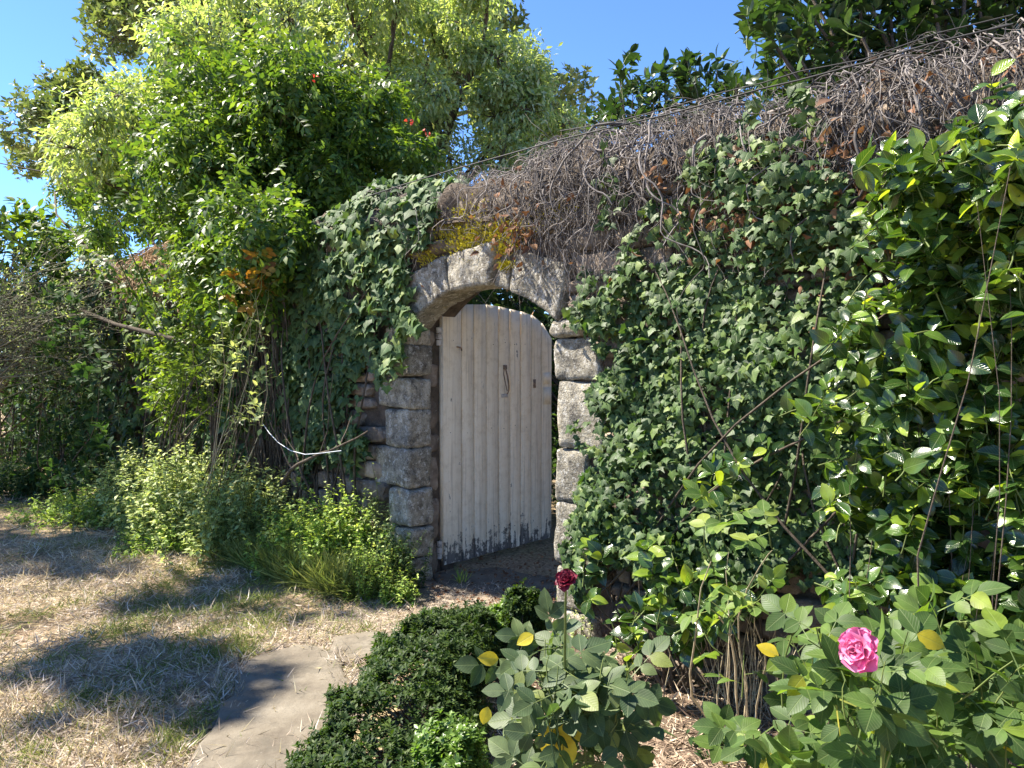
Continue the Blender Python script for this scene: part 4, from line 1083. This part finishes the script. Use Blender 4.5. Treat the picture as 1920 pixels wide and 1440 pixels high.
def tree(name, label, cat, base, polys, tpls, mat, leaf_s, dlo, dhi, nclump, rlo, rhi, per, trunk_r, trunk_h, droop=.5, n=300, bark=None, outw=.6, group=None, lname='leaf', from_wall=False):
    root = thing(name, label, cat, tuple(base), group)
    bark = bark or M_BARK
    C, Rr, P, Vd = [], [], [], []
    for poly, share, *dd in polys:
        lo_, hi_, fw_ = dd if dd else (dlo, dhi, from_wall)
        c, r, p, v = crown_pts(poly, lo_, hi_, max(1, int(nclump * share)), rlo, rhi, per, .8, fw_)
        C.append(c); P.append(p); Vd.append(v)
    C = np.concatenate(C); P = np.concatenate(P); Vd = np.concatenate(Vd); k = len(P)
    top = np.asarray(base, float) + np.array([0, 0, trunk_h])
    tp = paths([base], [top], 8, .03); V, Fq = tubes(tp, np.linspace(trunk_r * 1.25, trunk_r * .7, 8)[None], 10)
    wpart('trunk', V, Fq, bark, root, smooth=True)
    nl = min(len(C), 26); sel = rng.permutation(len(C))[:nl]
    frk = tp[0][rng.integers(5, 8, nl)]
    lp = paths(frk, C[sel], 9, .07)
    for i in range(nl):
        V, Fq = tubes(lp[i:i + 1], np.linspace(trunk_r * .5, trunk_r * .09, 9)[None] * rng.uniform(.7, 1.1), 6)
        wpart('limb', V, Fq, bark, root, smooth=True)
    # twigs: each clump from the nearest point of the limb set, then small ones inside the clump
    nodes = lp.reshape(-1, 3); near = np.array([nodes[np.argmin(((nodes - c) ** 2).sum(1) + 1e3 * (((nodes - c) ** 2).sum(1) < .04))] for c in C])
    V1, F1 = tubes(paths(near, C, 6, .08), np.tile(np.linspace(trunk_r * .12, trunk_r * .05, 6), (len(C), 1)), 4)
    ti = rng.integers(0, k, min(k, len(C) * 14)); cc = C[np.minimum(ti // per, len(C) - 1)]
    V2, F2 = tubes(paths(cc, P[ti], 4, .08), np.tile(np.linspace(trunk_r * .05, trunk_r * .015, 4), (len(ti), 1)), 3)
    wpart('twigs', np.concatenate([V1, V2]), np.concatenate([F1, F2 + len(V1)]), bark, root, smooth=True, kind='stuff')
    Yd = Vd * outw + rng.normal(0, .5, (k, 3)) + np.array([0, 0, -droop])
    Nd = Vd * .5 + np.array([0, 0, .9]) + rng.normal(0, .45, (k, 3))
    foliage(root, tpls, P, frames(Yd, Nd, rng.uniform(*leaf_s, k)), mat, n, lname, rest='crown', smooth=False)
    return root

OAKT = [rosette(5, .20, .11, 30 + i, .35, 1, .05) for i in range(4)]
OAK = [([(165, 10), (220, -60), (360, -60), (350, 110), (215, 125)], .14), ([(28, 265), (90, 145), (150, 135), (190, 210), (260, 260), (130, 330), (60, 320)], .12),
       ([(300, -250), (620, -330), (900, -250), (1000, -60), (1025, 80), (960, 90), (820, 60), (600, 90), (350, 100)], .55), ([(985, 165), (1070, 170), (1085, 245), (1000, 270), (900, 200)], .07), ([(300, 80), (900, 60), (960, 260), (300, 330)], .16)]
tree('oak_tree', 'tall dark grey-green tree standing highest behind all the others', 'tree', gnd(560, 757), OAK, OAKT, M_OAK, (.8, 1.3), 21, 27, 110, .55, 1.15, 140, .45, 6.5, .1, 0, outw=.4)
CHEST = [([(660, 200), (690, 90), (650, 60), (700, 20), (800, -70), (900, -50), (960, 60), (1010, 130), (1030, 210), (1075, 235), (1080, 275), (1000, 310), (800, 320), (700, 300)], .55),
         ([(300, 100), (330, 50), (430, -40), (520, -90), (800, -120), (700, 60), (640, 150), (400, 160)], .30), ([(130, 250), (210, 165), (300, 130), (360, 180), (240, 330), (120, 320)], .18)]
tree('light_green_tree', 'light yellow-green tree with drooping narrow leaves behind the wall', 'tree', gnd(760, 875), CHEST, LANCE, M_CHEST, (.6, 1.0), 9.0, 11.6, 185, .18, .46, 330, .15, 3.2, .35)
# trumpet vine: trunk against the wall, heavy head over it
TRUMP_T = [pinnate(.19, 3, .082, .042, i, .35, 1) for i in range(4)]
TRUMP = [([(340, 230), (430, 130), (560, 110), (680, 150), (740, 200), (775, 290), (720, 335), (600, 395), (540, 430), (525, 490), (450, 530), (400, 520), (350, 420)], .62, 6.7, 8.0, False),
         ([(110, 330), (180, 240), (330, 120), (430, 90), (420, 250), (385, 390), (350, 415), (245, 410), (190, 470), (60, 470), (70, 380)], .42, -1.6, -.45, True), ([(370, 400), (540, 380), (545, 500), (520, 570), (440, 560), (380, 500)], .12, -.05, .32, True)]
tv = tree('trumpet_vine', 'huge trumpet vine, shaded deep green head spilling over the wall on a twisted trunk', 'climber', W(-2.75, .12, 0), TRUMP, TRUMP_T, M_TRUMPET, (.65, 1.1), -1.1, .25, 130, .18, .40, 84, .05, 2.3, .45, from_wall=True)
# long arching new growth
q = np.array([(330, 60), (360, 90), (300, 130), (420, 60), (260, 170), (450, 40), (220, 230), (190, 270), (560, 70), (610, 100), (500, 60), (170, 330), (700, 150), (150, 380)], float)
b_ = at(np.clip(q[:, 0] + 130, 300, 640), q[:, 1] + 260, np.full(len(q), 7.0)); e_ = at(q[:, 0], q[:, 1], rng.uniform(6.6, 7.4, len(q)))
wp = paths(b_, e_, 12, .04); V, Fq = tubes(wp, np.tile(np.linspace(.009, .003, 12), (len(q), 1)), 4); wpart('whips', V, Fq, M_GREENSTEM, tv, smooth=True, kind='stuff')
lp_ = wp[:, 3:].reshape(-1, 3); lp_ = np.repeat(lp_, 3, 0) + rng.normal(0, .03, (len(lp_) * 3, 3)); kk = len(lp_)
foliage(tv, TRUMP_T, lp_, frames(rdir(kk, -.4), rdir(kk, 1.2), rng.uniform(.7, 1.05, kk)), M_TRUMPET, 60, 'leaf')
fl = at(np.array([770., 800, 590]), np.array([228., 250, 145]), np.full(3, 6.3)); fl = np.repeat(fl, 4, 0) + rng.normal(0, .02, (12, 3))
foliage(tv, _petal, fl, frames(rdir(12), rdir(12), np.full(12, .026)), M_REDFLOWER, 12, 'petal')

# evergreens on the far side of the wall
LAUR_T = [ovate(1.0, .48, 3, .3, c, .45) for c in (.2, .35, .05)]
le = thing('laurel_shrub', 'dark evergreen shrub with upright sprays peeping over the wall top', 'shrub', tuple(W(1.2, -2.0, 0)))
q = polysample([(1110, 200), (1150, 170), (1165, 95), (1185, 95), (1225, 140), (1260, 100), (1300, 95), (1380, 110), (1420, 150), (1410, 210), (1250, 230), (1120, 260), (1090, 240)], 120)
tips = at(q[:, 0], q[:, 1], rng.uniform(5.0, 6.0, len(q)))
shoots(le, tips, W(1.2, -2.0, 0), 9, LAUR_T, (.075, .115), M_LAUREL, M_BARK, 300, slen=(.15, .3), br=.018, branch_every=3)
me_ = thing('camellia_tree', 'big dark camellia tree spreading above the wall end with sky glinting through', 'tree', tuple(W(3.6, -1.7, 0)))
q = polysample([(1400, 40), (1410, -40), (1600, -160), (2000, -200), (2100, 60), (1960, 110), (1800, 95), (1700, 130), (1560, 190), (1420, 190), (1440, 120)], 520)
tips = at(q[:, 0], q[:, 1], rng.uniform(4.0, 5.2, len(q)))
shoots(me_, tips, [W(3.6, -1.7, 0)], 9, LAUR_T, (.075, .12), M_LAUREL, M_BARK, 300, slen=(.15, .3), br=.035, branch_every=4, wig=.04)
# shrubs seen through the gate and over the leaf
ge = thing('shrub', 'leafy green shrub beyond the open gate, seen past the edge of the planks', 'shrub', tuple(W(1.6, -2.2, 0)))
q = polysample([(840, 500), (960, 490), (1060, 520), (1140, 580), (1140, 960), (1020, 1000), (1000, 640), (850, 620)], 260)
tips = at(q[:, 0], q[:, 1], rng.uniform(6.8, 8.2, len(q)))
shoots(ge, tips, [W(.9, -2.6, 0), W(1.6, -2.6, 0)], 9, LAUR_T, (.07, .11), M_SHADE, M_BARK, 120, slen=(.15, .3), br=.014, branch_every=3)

fh = thing('far_hedge', 'tall dense green hedge far beyond the gate', 'hedge', tuple(W(1.0, -5.0, 0)))
kk = 12000; hp = W(rng.uniform(-8, 3, kk), rng.uniform(-5.8, -4.7, kk), rng.uniform(0, 3.4, kk))
FAR_T = [ovate(1.0, .46, 1, .3, c, .45) for c in (.2, .35, .05)]
foliage(fh, FAR_T, hp, frames(rdir(kk, -.3), NW + rng.normal(0, .5, (kk, 3)) + np.array([0, 0, .5]), rng.uniform(.20, .32, kk)), M_DULL, 0, 'leaf')
a = W(rng.uniform(-8, 3, 60), np.full(60, -5.2), np.zeros(60)); V, Fq = tubes(paths(a, a + np.array([0, 0, 2.5]), 6, .04), np.tile(np.linspace(.03, .01, 6), (60, 1)), 5); wpart('stems', V, Fq, M_BARK, fh, smooth=True, kind='stuff')
# left side: evergreen in shade, broom, laurel top, sunlit saplings
ls = thing('laurel_shrub', 'broad dark shrub in deep shade beneath the bare broom twigs', 'shrub', tuple(W(-6.6, .7, 0)))
q = polysample([(-120, 470), (60, 460), (140, 540), (190, 660), (215, 780), (200, 890), (100, 905), (-120, 905)], 560)
tips = in_front(q[:, 0], q[:, 1], .1, 1.0)
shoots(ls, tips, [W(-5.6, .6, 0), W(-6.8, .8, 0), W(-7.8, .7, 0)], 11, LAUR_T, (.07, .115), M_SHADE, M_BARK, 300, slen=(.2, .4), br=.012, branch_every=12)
lt = thing('laurel_shrub', 'bright laurel sprays rising highest above the broom twigs', 'shrub', tuple(W(-9.0, 1.0, 0)))
q = polysample([(-60, 400), (30, 368), (90, 365), (140, 400), (130, 480), (200, 520), (-60, 520)], 80)
tips = at(q[:, 0], q[:, 1], rng.uniform(8.6, 9.6, len(q)))
shoots(lt, tips, [W(-9.0, 1.0, 0)], 9, LAUR_T, (.11, .17), M_TRUMPET, M_BARK, 220, slen=(.2, .4), br=.018, branch_every=2)
br = thing('broom_bush', 'arching broom bush of thin half-bare twigs', 'bush', tuple(gnd(-60, 880)))
nb = 150
q = polysample([(-40, 470), (120, 440), (240, 520), (255, 600), (230, 700), (120, 720), (-40, 700)], nb)
e_ = at(q[:, 0], q[:, 1], rng.uniform(7.6, 8.6, nb)); b_ = at(rng.uniform(-180, -20, nb), rng.uniform(640, 800, nb), np.full(nb, 8.0))
wp = paths(b_, e_, 10, .06, 0, (0, 0, .12)); V, Fq = tubes(wp, np.linspace(1, .3, 10)[None] * rng.uniform(.004, .009, (nb, 1)), 4)
wpart('arching_twigs', V, Fq, M_BROOM, br, smooth=True, kind='stuff')
sn_ = wp[:, 4:].reshape(-1, 3); ss = sn_[rng.integers(0, len(sn_), 900)]; se = ss + rng.normal(0, .13, ss.shape) + np.array([.06, 0, .0])
V, Fq = tubes(paths(ss, se, 4, .08), np.tile(np.linspace(.0034, .0016, 4), (len(ss), 1)), 3); wpart('side_twigs', V, Fq, M_BROOM, br, smooth=True, kind='stuff')
kk = 3000; P = se[rng.integers(0, len(se), kk)] + rng.normal(0, .03, (kk, 3))
TINY = [ovate(.035, .012, 2, .3, .2) for _ in range(2)]
foliage(br, TINY, P, frames(rdir(kk), rdir(kk, .8), rng.uniform(.7, 1.4, kk)), M_PALEWEED, 0, 'leaf')
bt = thing('trunked_shrub', 'stout old stems leaning out of the shaded left corner', 'shrub', tuple(gnd(-30, 880)))
V, Fq = tubes(paths([gnd(-60, 880), gnd(-40, 880)], [at(60., 600., 8.3), at(20., 560., 8.4)], 9, .06), np.tile(np.linspace(.06, .02, 9), (2, 1)), 7); wpart('stems', V, Fq, M_BARK, bt, smooth=True)
sa = thing('sapling', 'sunlit sapling with bright feathery leaves growing up the wall face', 'shrub', tuple(W(-3.7, .35, 0)))
q = polysample([(280, 560), (330, 480), (420, 470), (450, 560), (420, 650), (410, 760), (290, 790), (265, 660)], 95)
tips = in_front(q[:, 0], q[:, 1], .05, .35)
shoots(sa, tips, W(-3.7, .3, 0), 9, TRUMP_T, (.55, .85), M_BRIGHT, M_BARK, 300, slen=(.2, .4), br=.012, branch_every=6, droop=.2)
s2 = thing('sapling', 'thin sapling with grey-green leaves beside the trumpet vine trunk', 'shrub', tuple(W(-2.6, .5, 0)))
q = polysample([(420, 590), (500, 580), (520, 700), (480, 790), (400, 780), (390, 680)], 40)
shoots(s2, in_front(q[:, 0], q[:, 1], .2, .6), W(-2.6, .4, 0), 8, LAUR_T, (.05, .08), M_PALEWEED, M_BARK, 300, slen=(.2, .35), br=.010, branch_every=2)
s3 = thing('young_rose', 'young rose shoots with yellow and reddish leaves against the dark shade', 'rose bush', tuple(W(-2.2, .5, 0)))
q = np.array([(450, 500), (470, 490), (495, 488), (490, 520), (460, 515), (440, 530), (478, 540), (505, 505)], float)
shoots(s3, in_front(q[:, 0], q[:, 1], .35, .6), W(-2.2, .5, 0), 3, ROSE_L, (1.0, 1.4), M_RED, M_TWIG, 40, slen=(.15, .3), br=.007)

# the tree that throws the dappled shade over lawn and gate: it stands left of the view
def shade_tree(name, label, base, clumps, per, leaf_s, mat):
    root = thing(name, label, 'tree', base)
    C = np.array([c[:3] for c in clumps]); r = np.array([c[3] for c in clumps])
    tp = paths([base], [np.array(base) + np.array([0, 0, 4.2])], 8, .03); V, Fq = tubes(tp, np.linspace(.26, .15, 8)[None], 10); wpart('trunk', V, Fq, M_BARK, root, smooth=True)
    lp = paths(np.tile(tp[0, -2], (len(C), 1)), C, 9, .06)
    for i in range(len(C)):
        V, Fq = tubes(lp[i:i + 1], np.linspace(.05, .006, 9)[None], 6); wpart('limb', V, Fq, M_BARK, root, smooth=True)
    v = rdir(len(C) * per).reshape(len(C), per, 3); P = (C[:, None] + v * (rng.uniform(.1, 1, (len(C), per, 1)) ** .5) * r[:, None, None]).reshape(-1, 3); k = len(P)
    foliage(root, OAKT, P, frames(v.reshape(-1, 3) + rng.normal(0, .5, (k, 3)), rdir(k, 1.0), rng.uniform(*leaf_s, k)), mat, 0, 'leaf', rest='crown', smooth=False)
def shade_clumps(targets):
    """clump centres up-sun of the given ground spots, at crown height"""
    out = []
    for x, y, z0, h, r in targets:
        k = (h - z0) / SUN[2]; out.append((x + SUN[0] * k, y + SUN[1] * k, h, r))
    return out
targets = []
spots = np.concatenate([polysample([(-60, 960), (300, 985), (520, 1050), (620, 1150), (480, 1180), (100, 1100), (-60, 1060)], 20), polysample([(60, 1190), (420, 1230), (470, 1310), (300, 1330), (60, 1260)], 8), polysample([(-100, 900), (250, 930), (250, 990), (-100, 950)], 6)])
for px_, py_ in spots:
    g_ = gnd(px_, py_); targets.append((g_[0], g_[1], 0, random.uniform(7.0, 10.0), random.uniform(.28, .55)))
for t_, z_, r_ in ((-.05, .95, .06),):
    p_ = W(t_, 0, z_); targets.append((p_[0], p_[1], z_, random.uniform(6.5, 8.5), r_))
for x_, y_, z_, r_ in ((-5.8, 9.2, 1.4, .8), (-5.0, 8.6, 1.0, .5)):
    targets.append((x_, y_, z_, random.uniform(6.0, 8.0), r_))
shade_tree('shade_tree', 'tall garden tree left of the view whose crown dapples the lawn', (-9.5, 3.2, 0), shade_clumps(targets), 46, (.45, .9), M_OAK)

# ------------------------------------------------------------------ weeds at the foot of the wall
WEED_T = [ovate(1.0, .52, 1, .3, c, .4) for c in (.25, .45, .1)]
def weed(label, cx, cy, r, h, ns, nl, ls_, mat, n=160, name='weed'):
    root = thing(name, label, 'weeds', (cx, cy, 0))
    a = np.stack([rng.normal(cx, r * .45, ns), rng.normal(cy, r * .45, ns), np.zeros(ns)], -1)
    lean = unit(np.stack([rng.normal(0, .28, ns), rng.normal(0, .28, ns), np.ones(ns)], -1)); hh = h * rng.uniform(.45, 1.05, ns) * (1 - .5 * np.clip(np.linalg.norm(a[:, :2] - (cx, cy), axis=1) / (r * 1.3), 0, 1))
    b = a + lean * hh[:, None]; P_ = paths(a, b, 6, .06)
    V, Fq = tubes(P_, np.tile(np.linspace(.0035, .0015, 6), (ns, 1)), 3); wpart('stems', V, Fq, M_GREENSTEM, root, smooth=True, kind='stuff')
    u = rng.uniform(.12, 1, (ns, nl)); f = u * 5; i = np.minimum(f.astype(int), 4); w_ = (f - i)[..., None]
    ii = np.arange(ns)[:, None]; P = P_[ii, i] * (1 - w_) + P_[ii, i + 1] * w_
    az = rng.uniform(0, 6.28, (ns, nl)); Yd = np.stack([np.cos(az), np.sin(az), rng.normal(.15, .35, (ns, nl))], -1); N = np.stack([-.3 * np.cos(az), -.3 * np.sin(az), np.ones((ns, nl))], -1) + rng.normal(0, .25, (ns, nl, 3))
    S = ls_ * rng.uniform(.6, 1.2, ns * nl) * (1.15 - .5 * u.ravel())
    foliage(root, WEED_T, P.reshape(-1, 3), frames(Yd.reshape(-1, 3), N.reshape(-1, 3), S), mat, n)
def foot(x, s):                            # ground point s metres out from the wall in a pixel column
    k = (x - 960) / F_PX; t = (k * (OW[1] + NW[1] * s) - OW[0] - NW[0] * s) / (EW[0] - k * EW[1])
    return W(t, s, 0.0)
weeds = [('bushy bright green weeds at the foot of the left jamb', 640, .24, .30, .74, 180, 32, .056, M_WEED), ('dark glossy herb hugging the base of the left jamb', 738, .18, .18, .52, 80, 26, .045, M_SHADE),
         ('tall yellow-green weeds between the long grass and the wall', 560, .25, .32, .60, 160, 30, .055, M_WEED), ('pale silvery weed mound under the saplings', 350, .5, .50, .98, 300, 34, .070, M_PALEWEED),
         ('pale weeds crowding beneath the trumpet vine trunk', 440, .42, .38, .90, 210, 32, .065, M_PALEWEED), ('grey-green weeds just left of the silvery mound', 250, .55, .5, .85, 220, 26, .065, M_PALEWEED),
         ('low green ground weeds along the lawn edge', 320, .75, .35, .30, 120, 16, .05, M_WEED), ('low weeds at the shaded lawn corner', 150, .9, .55, .40, 150, 18, .06, M_WEED), ('feathery yellow-green weed in front of the bushy weeds', 690, .38, .17, .45, 90, 22, .035, M_WEED),
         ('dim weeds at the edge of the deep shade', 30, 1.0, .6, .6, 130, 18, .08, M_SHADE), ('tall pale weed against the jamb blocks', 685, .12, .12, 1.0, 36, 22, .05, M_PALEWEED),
         ('yellow-green creeping weed sprawling from the grass to the threshold', 745, .32, .13, .25, 50, 18, .035, M_WEED)]
for lab, px_, s_, r_, h_, ns, nl, l_, m_ in weeds:
    g_ = foot(px_, s_); weed(lab, g_[0], g_[1], r_, h_, ns, nl, l_, m_)
# weeds on the bed side
for lab, px_, py_, r_, h_, ns, nl, l_, m_ in [('small bright weeds at the foot of the right jamb', 1080, 1120, .13, .26, 40, 14, .03, M_WEED), ('tiny green weeds in the mulch beneath the roses', 1330, 1425, .12, .16, 16, 10, .05, M_SHADE), ('feathery grey herb behind the dark red rose', 1120, 1190, .2, .3, 60, 22, .028, M_PALEWEED)]:
    g_ = gnd(px_, py_); weed(lab, g_[0], g_[1], r_, h_, ns, nl, l_, m_, 60)
gp = thing('weed', 'little grass-like weed on the gate threshold', 'weeds', tuple(gnd(865, 1095)))
kk = 26; g_ = gnd(865, 1095)
BL = [ovate(1.0, .06, 2, .3, c, .4) for c in (.2, .5)]
foliage(gp, BL, np.tile(g_, (kk, 1)) + rng.normal(0, .012, (kk, 3)) * np.array([1, 1, 0]), frames(np.stack([rng.normal(0, .5, kk), rng.normal(0, .5, kk), np.ones(kk)], -1), rdir(kk), rng.uniform(.06, .13, kk)), M_WEED, 26, 'blade')

# fallen branch and pale cord under the ivy
fb = thing('fallen_branch', 'bare brown dead branch propped against the ivy below the wall', 'branch', tuple(W(-1.55, .5, 0)))
p0 = in_front(np.array(530.), np.array(905.), .45, .46); p1 = in_front(np.array(600.), np.array(850.), .42, .43); p2 = in_front(np.array(690.), np.array(808.), .30, .31); p0[2] = max(.01, p0[2])
V, Fq = tubes(np.concatenate([paths([p0], [p1], 6, .03), paths([p1], [p2], 6, .03)], 1)[:, [0, 1, 2, 3, 4, 5, 7, 8, 9, 10, 11]], np.linspace(.015, .005, 11)[None], 7); wpart('limb', V, Fq, M_BARK, fb, smooth=True)
for (ax, ay, bx, by) in ((548, 880, 500, 760), (560, 870, 520, 800), (600, 850, 625, 700), (640, 830, 660, 780)):
    V, Fq = tubes(paths([in_front(np.array(float(ax)), np.array(float(ay)), .42, .43)], [in_front(np.array(float(bx)), np.array(float(by)), .3, .5)], 7, .05), np.linspace(.006, .002, 7)[None], 5); wpart('twig', V, Fq, M_BARK, fb, smooth=True)
pc = thing('pale_cord', 'thin pale cord sagging across the shaded ivy', 'cord', tuple(W(-1.7, .5, 0)))
cp = np.array([in_front(np.array(float(x)), np.array(float(y)), .45, .451) for x, y in ((493, 795), (505, 812), (522, 830), (545, 845), (572, 852), (600, 850), (640, 845))])
V, Fq = tubes(cp[None], np.full((1, 7), .003), 6); wpart('strand', V, Fq, M_PALECORD, pc, smooth=True)

# black cable slung along the wall top, and a service wire in the sky
cb = thing('cable', 'thin black cable strung along the top of the wall', 'cable', tuple(W(1.0, .1, 2.5)))
cx = np.array([(690, 368), (760, 345), (850, 318), (950, 290), (1050, 262), (1150, 238), (1250, 215), (1350, 188), (1430, 166), (1500, 150), (1620, 118), (1760, 78), (1900, 45)], float)
cp = in_front(cx[:, 0], cx[:, 1], .14, .15)
V, Fq = tubes(cp[None], np.full((1, len(cp)), .0038), 6); wpart('strand', V, Fq, M_CABLE, cb, smooth=True)
cp2 = in_front(cx[4:, 0], cx[4:, 1] - 12 + rng.uniform(-6, 6, 9), .14, .15); V, Fq = tubes(cp2[None], np.full((1, len(cp2)), .0026), 6); wpart('strand', V, Fq, M_CABLE, cb, smooth=True)
sw = thing('overhead_wire', 'thin overhead wire crossing the sky by the oak', 'wire', tuple(at(0., 305., 19.0)))
V, Fq = tubes(at(np.array([-400., -100, 0, 60, 160]), np.array([215., 284, 306, 318, 336]), np.full(5, 19.0))[None], np.full((1, 5), .014), 5); wpart('strand', V, Fq, M_CABLE, sw, smooth=True)

# ------------------------------------------------------------------ lawn, long grass, mulch
BLADE = [ovate(1.0, .075, 1, .3, c, .35) for c in (.15, .5, .9)]
PATHW = [tuple(gnd(px_, py_)[:2]) for px_, py_ in PATH_PX]; BEDW = [tuple(gnd(px_, py_)[:2]) for px_, py_ in BED_PX]
LONGB = [ovate(1.0, .030, 1, .3, c, .35) for c in (.2, .45, .8)]
def blades(name, label, cat, x, y, size, mat, lie, kind='stuff', tp=None):
    k = len(x); P = np.stack([x, y, ground_z(x, y) + .004], -1)
    az = rng.uniform(0, 6.28, k); el = np.clip(rng.normal(lie, .35, k), -.05, 1.5)
    Yd = np.stack([np.cos(az) * np.cos(el), np.sin(az) * np.cos(el), np.sin(el)], -1)
    V, Fq, U = scatter(tp or BLADE, rng.integers(0, 3, k), P, frames(Yd, rdir(k, .8), rng.uniform(*size, k)))
    V[:, 2] = np.maximum(V[:, 2], ground_z(V[:, 0], V[:, 1]) + .014)
    o = link(name, mesh(name, V, Fq, mat, U)); o['kind'] = kind; o['label'] = label; o['category'] = cat
    return o
def lawn_pts(k, ymax_w=.9):
    yy = 1.9 * (9.5 / 1.9) ** rng.uniform(0, 1, k * 2); xx = rng.uniform(-.75, .15, k * 2) * (yy + .3)
    t, s = tofrom(np.stack([xx, yy], -1))
    keep = (s > .25) & ~inpoly(xx, yy, BEDW)
    onp = inpoly(xx, yy, PATHW); ons = np.zeros(len(xx), bool)
    for sp in SLABS: ons |= inpoly(xx, yy, sp)
    keep &= (~onp) | (rng.uniform(0, 1, len(xx)) < .5); keep &= (~ons) | (rng.uniform(0, 1, len(xx)) < .03)
    keep &= ~((xx > -.78) & (yy < 3.9))
    xx, yy = xx[keep], yy[keep]
    return xx[:k], yy[:k]
x, y = lawn_pts(80000)
tx, ty = lawn_pts(4200); rep_ = rng.integers(6, 26, len(tx)); x = np.concatenate([x, np.repeat(tx, rep_) + rng.normal(0, .016, rep_.sum())]); y = np.concatenate([y, np.repeat(ty, rep_) + rng.normal(0, .016, rep_.sum())])
nl_ = len(x); gn = nz2(x, y, 1.6, 20); t_, s_ = tofrom(np.stack([x, y], -1))
green = gn + np.clip((1.6 - s_) * .35, -.25, .5) + (nz2(x, y, 9, 21) - .5) * .8
isg = rng.uniform(0, 1, len(x)) < np.clip((green - .38) * 1.4, .04, .9)
bare = nz2(x, y, 2.4, 25) + (nz2(x, y, 12, 26) - .5) * .6 < .36
keep = ~bare | (rng.uniform(0, 1, len(x)) < .3)
blades('dry_lawn', 'straw coloured mown dry grass of the lawn', 'grass', x[keep & ~isg], y[keep & ~isg], (.03, .10), M_STRAW, .32)
blades('green_lawn', 'sparse living green grass among the dry lawn', 'grass', x[keep & isg], y[keep & isg], (.03, .075), M_GRASS, .7)
ex_, ey_ = [], []
for sp in SLABS[:3]:
    sp = np.array(sp)
    for a_, b_ in zip(sp, np.roll(sp, -1, 0)):
        k_ = int(np.linalg.norm(b_ - a_) * 800); u_ = rng.uniform(0, 1, k_)[:, None]
        p_ = a_ * (1 - u_) + b_ * u_ + rng.normal(0, .035, (k_, 2)); ex_.append(p_[:, 0]); ey_.append(p_[:, 1])
ex_ = np.concatenate(ex_); ey_ = np.concatenate(ey_); kp = (nz2(ex_, ey_, 8, 31) > .36) & (ex_ < -.45)
blades('edge_grass', 'dry grass creeping over the path stone edges', 'grass', ex_[kp], ey_[kp], (.03, .09), M_STRAW, .4)
# long grass in front of the weeds
kk = 13000; q = polysample([(330, 985), (420, 985), (540, 1035), (620, 1085), (730, 1125), (620, 1130), (480, 1075), (380, 1025)], kk); gp_ = gnd(q[:, 0], q[:, 1])
blades('long_grass', 'long green grass leaning out from the weeds', 'grass', gp_[:, 0], gp_[:, 1], (.10, .30), M_GRASS, 1.05, tp=LONGB)
for k_ in range(14):
    g_ = gnd(random.uniform(60, 680), random.uniform(1010, 1330)); a_ = random.uniform(0, 6.28); l_ = random.uniform(.06, .2)
    z_ = float(ground_z(g_[0], g_[1])) + .012
    pa = np.array([g_[0], g_[1], z_]); pb = pa + np.array([math.cos(a_) * l_, math.sin(a_) * l_, .01])
    V, Fq = tubes(paths([pa], [pb], 5, .08), np.linspace(.004, .002, 5)[None], 5)
    o = link('fallen_twig', mesh('fallen_twig', V, Fq, M_TWIG, smooth=True)); o['label'] = 'short dry twig lying on the lawn'; o['category'] = 'twig'; o['group'] = 'twigs fallen on the lawn'
# straw mulch and litter in the bed, leaf litter under the gate and on the path
q = polysample([(905, 1230), (1000, 1150), (1200, 1200), (1450, 1290), (1600, 1500), (1500, 2000), (760, 2000), (860, 1500)], 26000); gp_ = gnd(q[:, 0], q[:, 1])
blades('straw_mulch', 'brown straw mulch strewn over the flower bed', 'mulch', gp_[:, 0], gp_[:, 1], (.03, .12), M_MULCH, .15)
q = polysample([(760, 1085), (830, 1080), (850, 1040), (1060, 1000), (1060, 1120), (1060, 1180), (900, 1180), (740, 1200), (560, 1260), (500, 1200), (700, 1120)], 9000); gp_ = gnd(q[:, 0], q[:, 1])
blades('litter', 'dry leaf and straw litter on the gate threshold', 'litter', gp_[:, 0], gp_[:, 1], (.012, .045), M_MULCH, .12)
q = polysample([(480, 1230), (600, 1170), (720, 1110), (900, 1090), (1030, 1110), (980, 1170), (780, 1190), (640, 1210)], 7000); gp_ = gnd(q[:, 0], q[:, 1])
blades('path_straw', 'pale straw trodden into the path before the gate', 'litter', gp_[:, 0], gp_[:, 1], (.02, .06), M_STRAW, .08)
CHIP = [ovate(.04, .02, 2, .4, .3)]
kk = 700; q = polysample([(840, 1060), (1050, 1000), (1060, 1130), (760, 1180), (560, 1240), (700, 1120)], kk); P = gnd(q[:, 0], q[:, 1]); P[:, 2] += .012
V, Fq, U = scatter(CHIP, np.zeros(kk, int), P, frames(rdir(kk) * np.array([1, 1, .2]), rdir(kk, 1.5), rng.uniform(.4, 1.0, kk)))
o = link('fallen_leaves', mesh('fallen_leaves', V, Fq, M_BROWNLEAF, U)); o['kind'] = 'stuff'; o['label'] = 'brown fallen leaves around the gate threshold'; o['category'] = 'leaves'
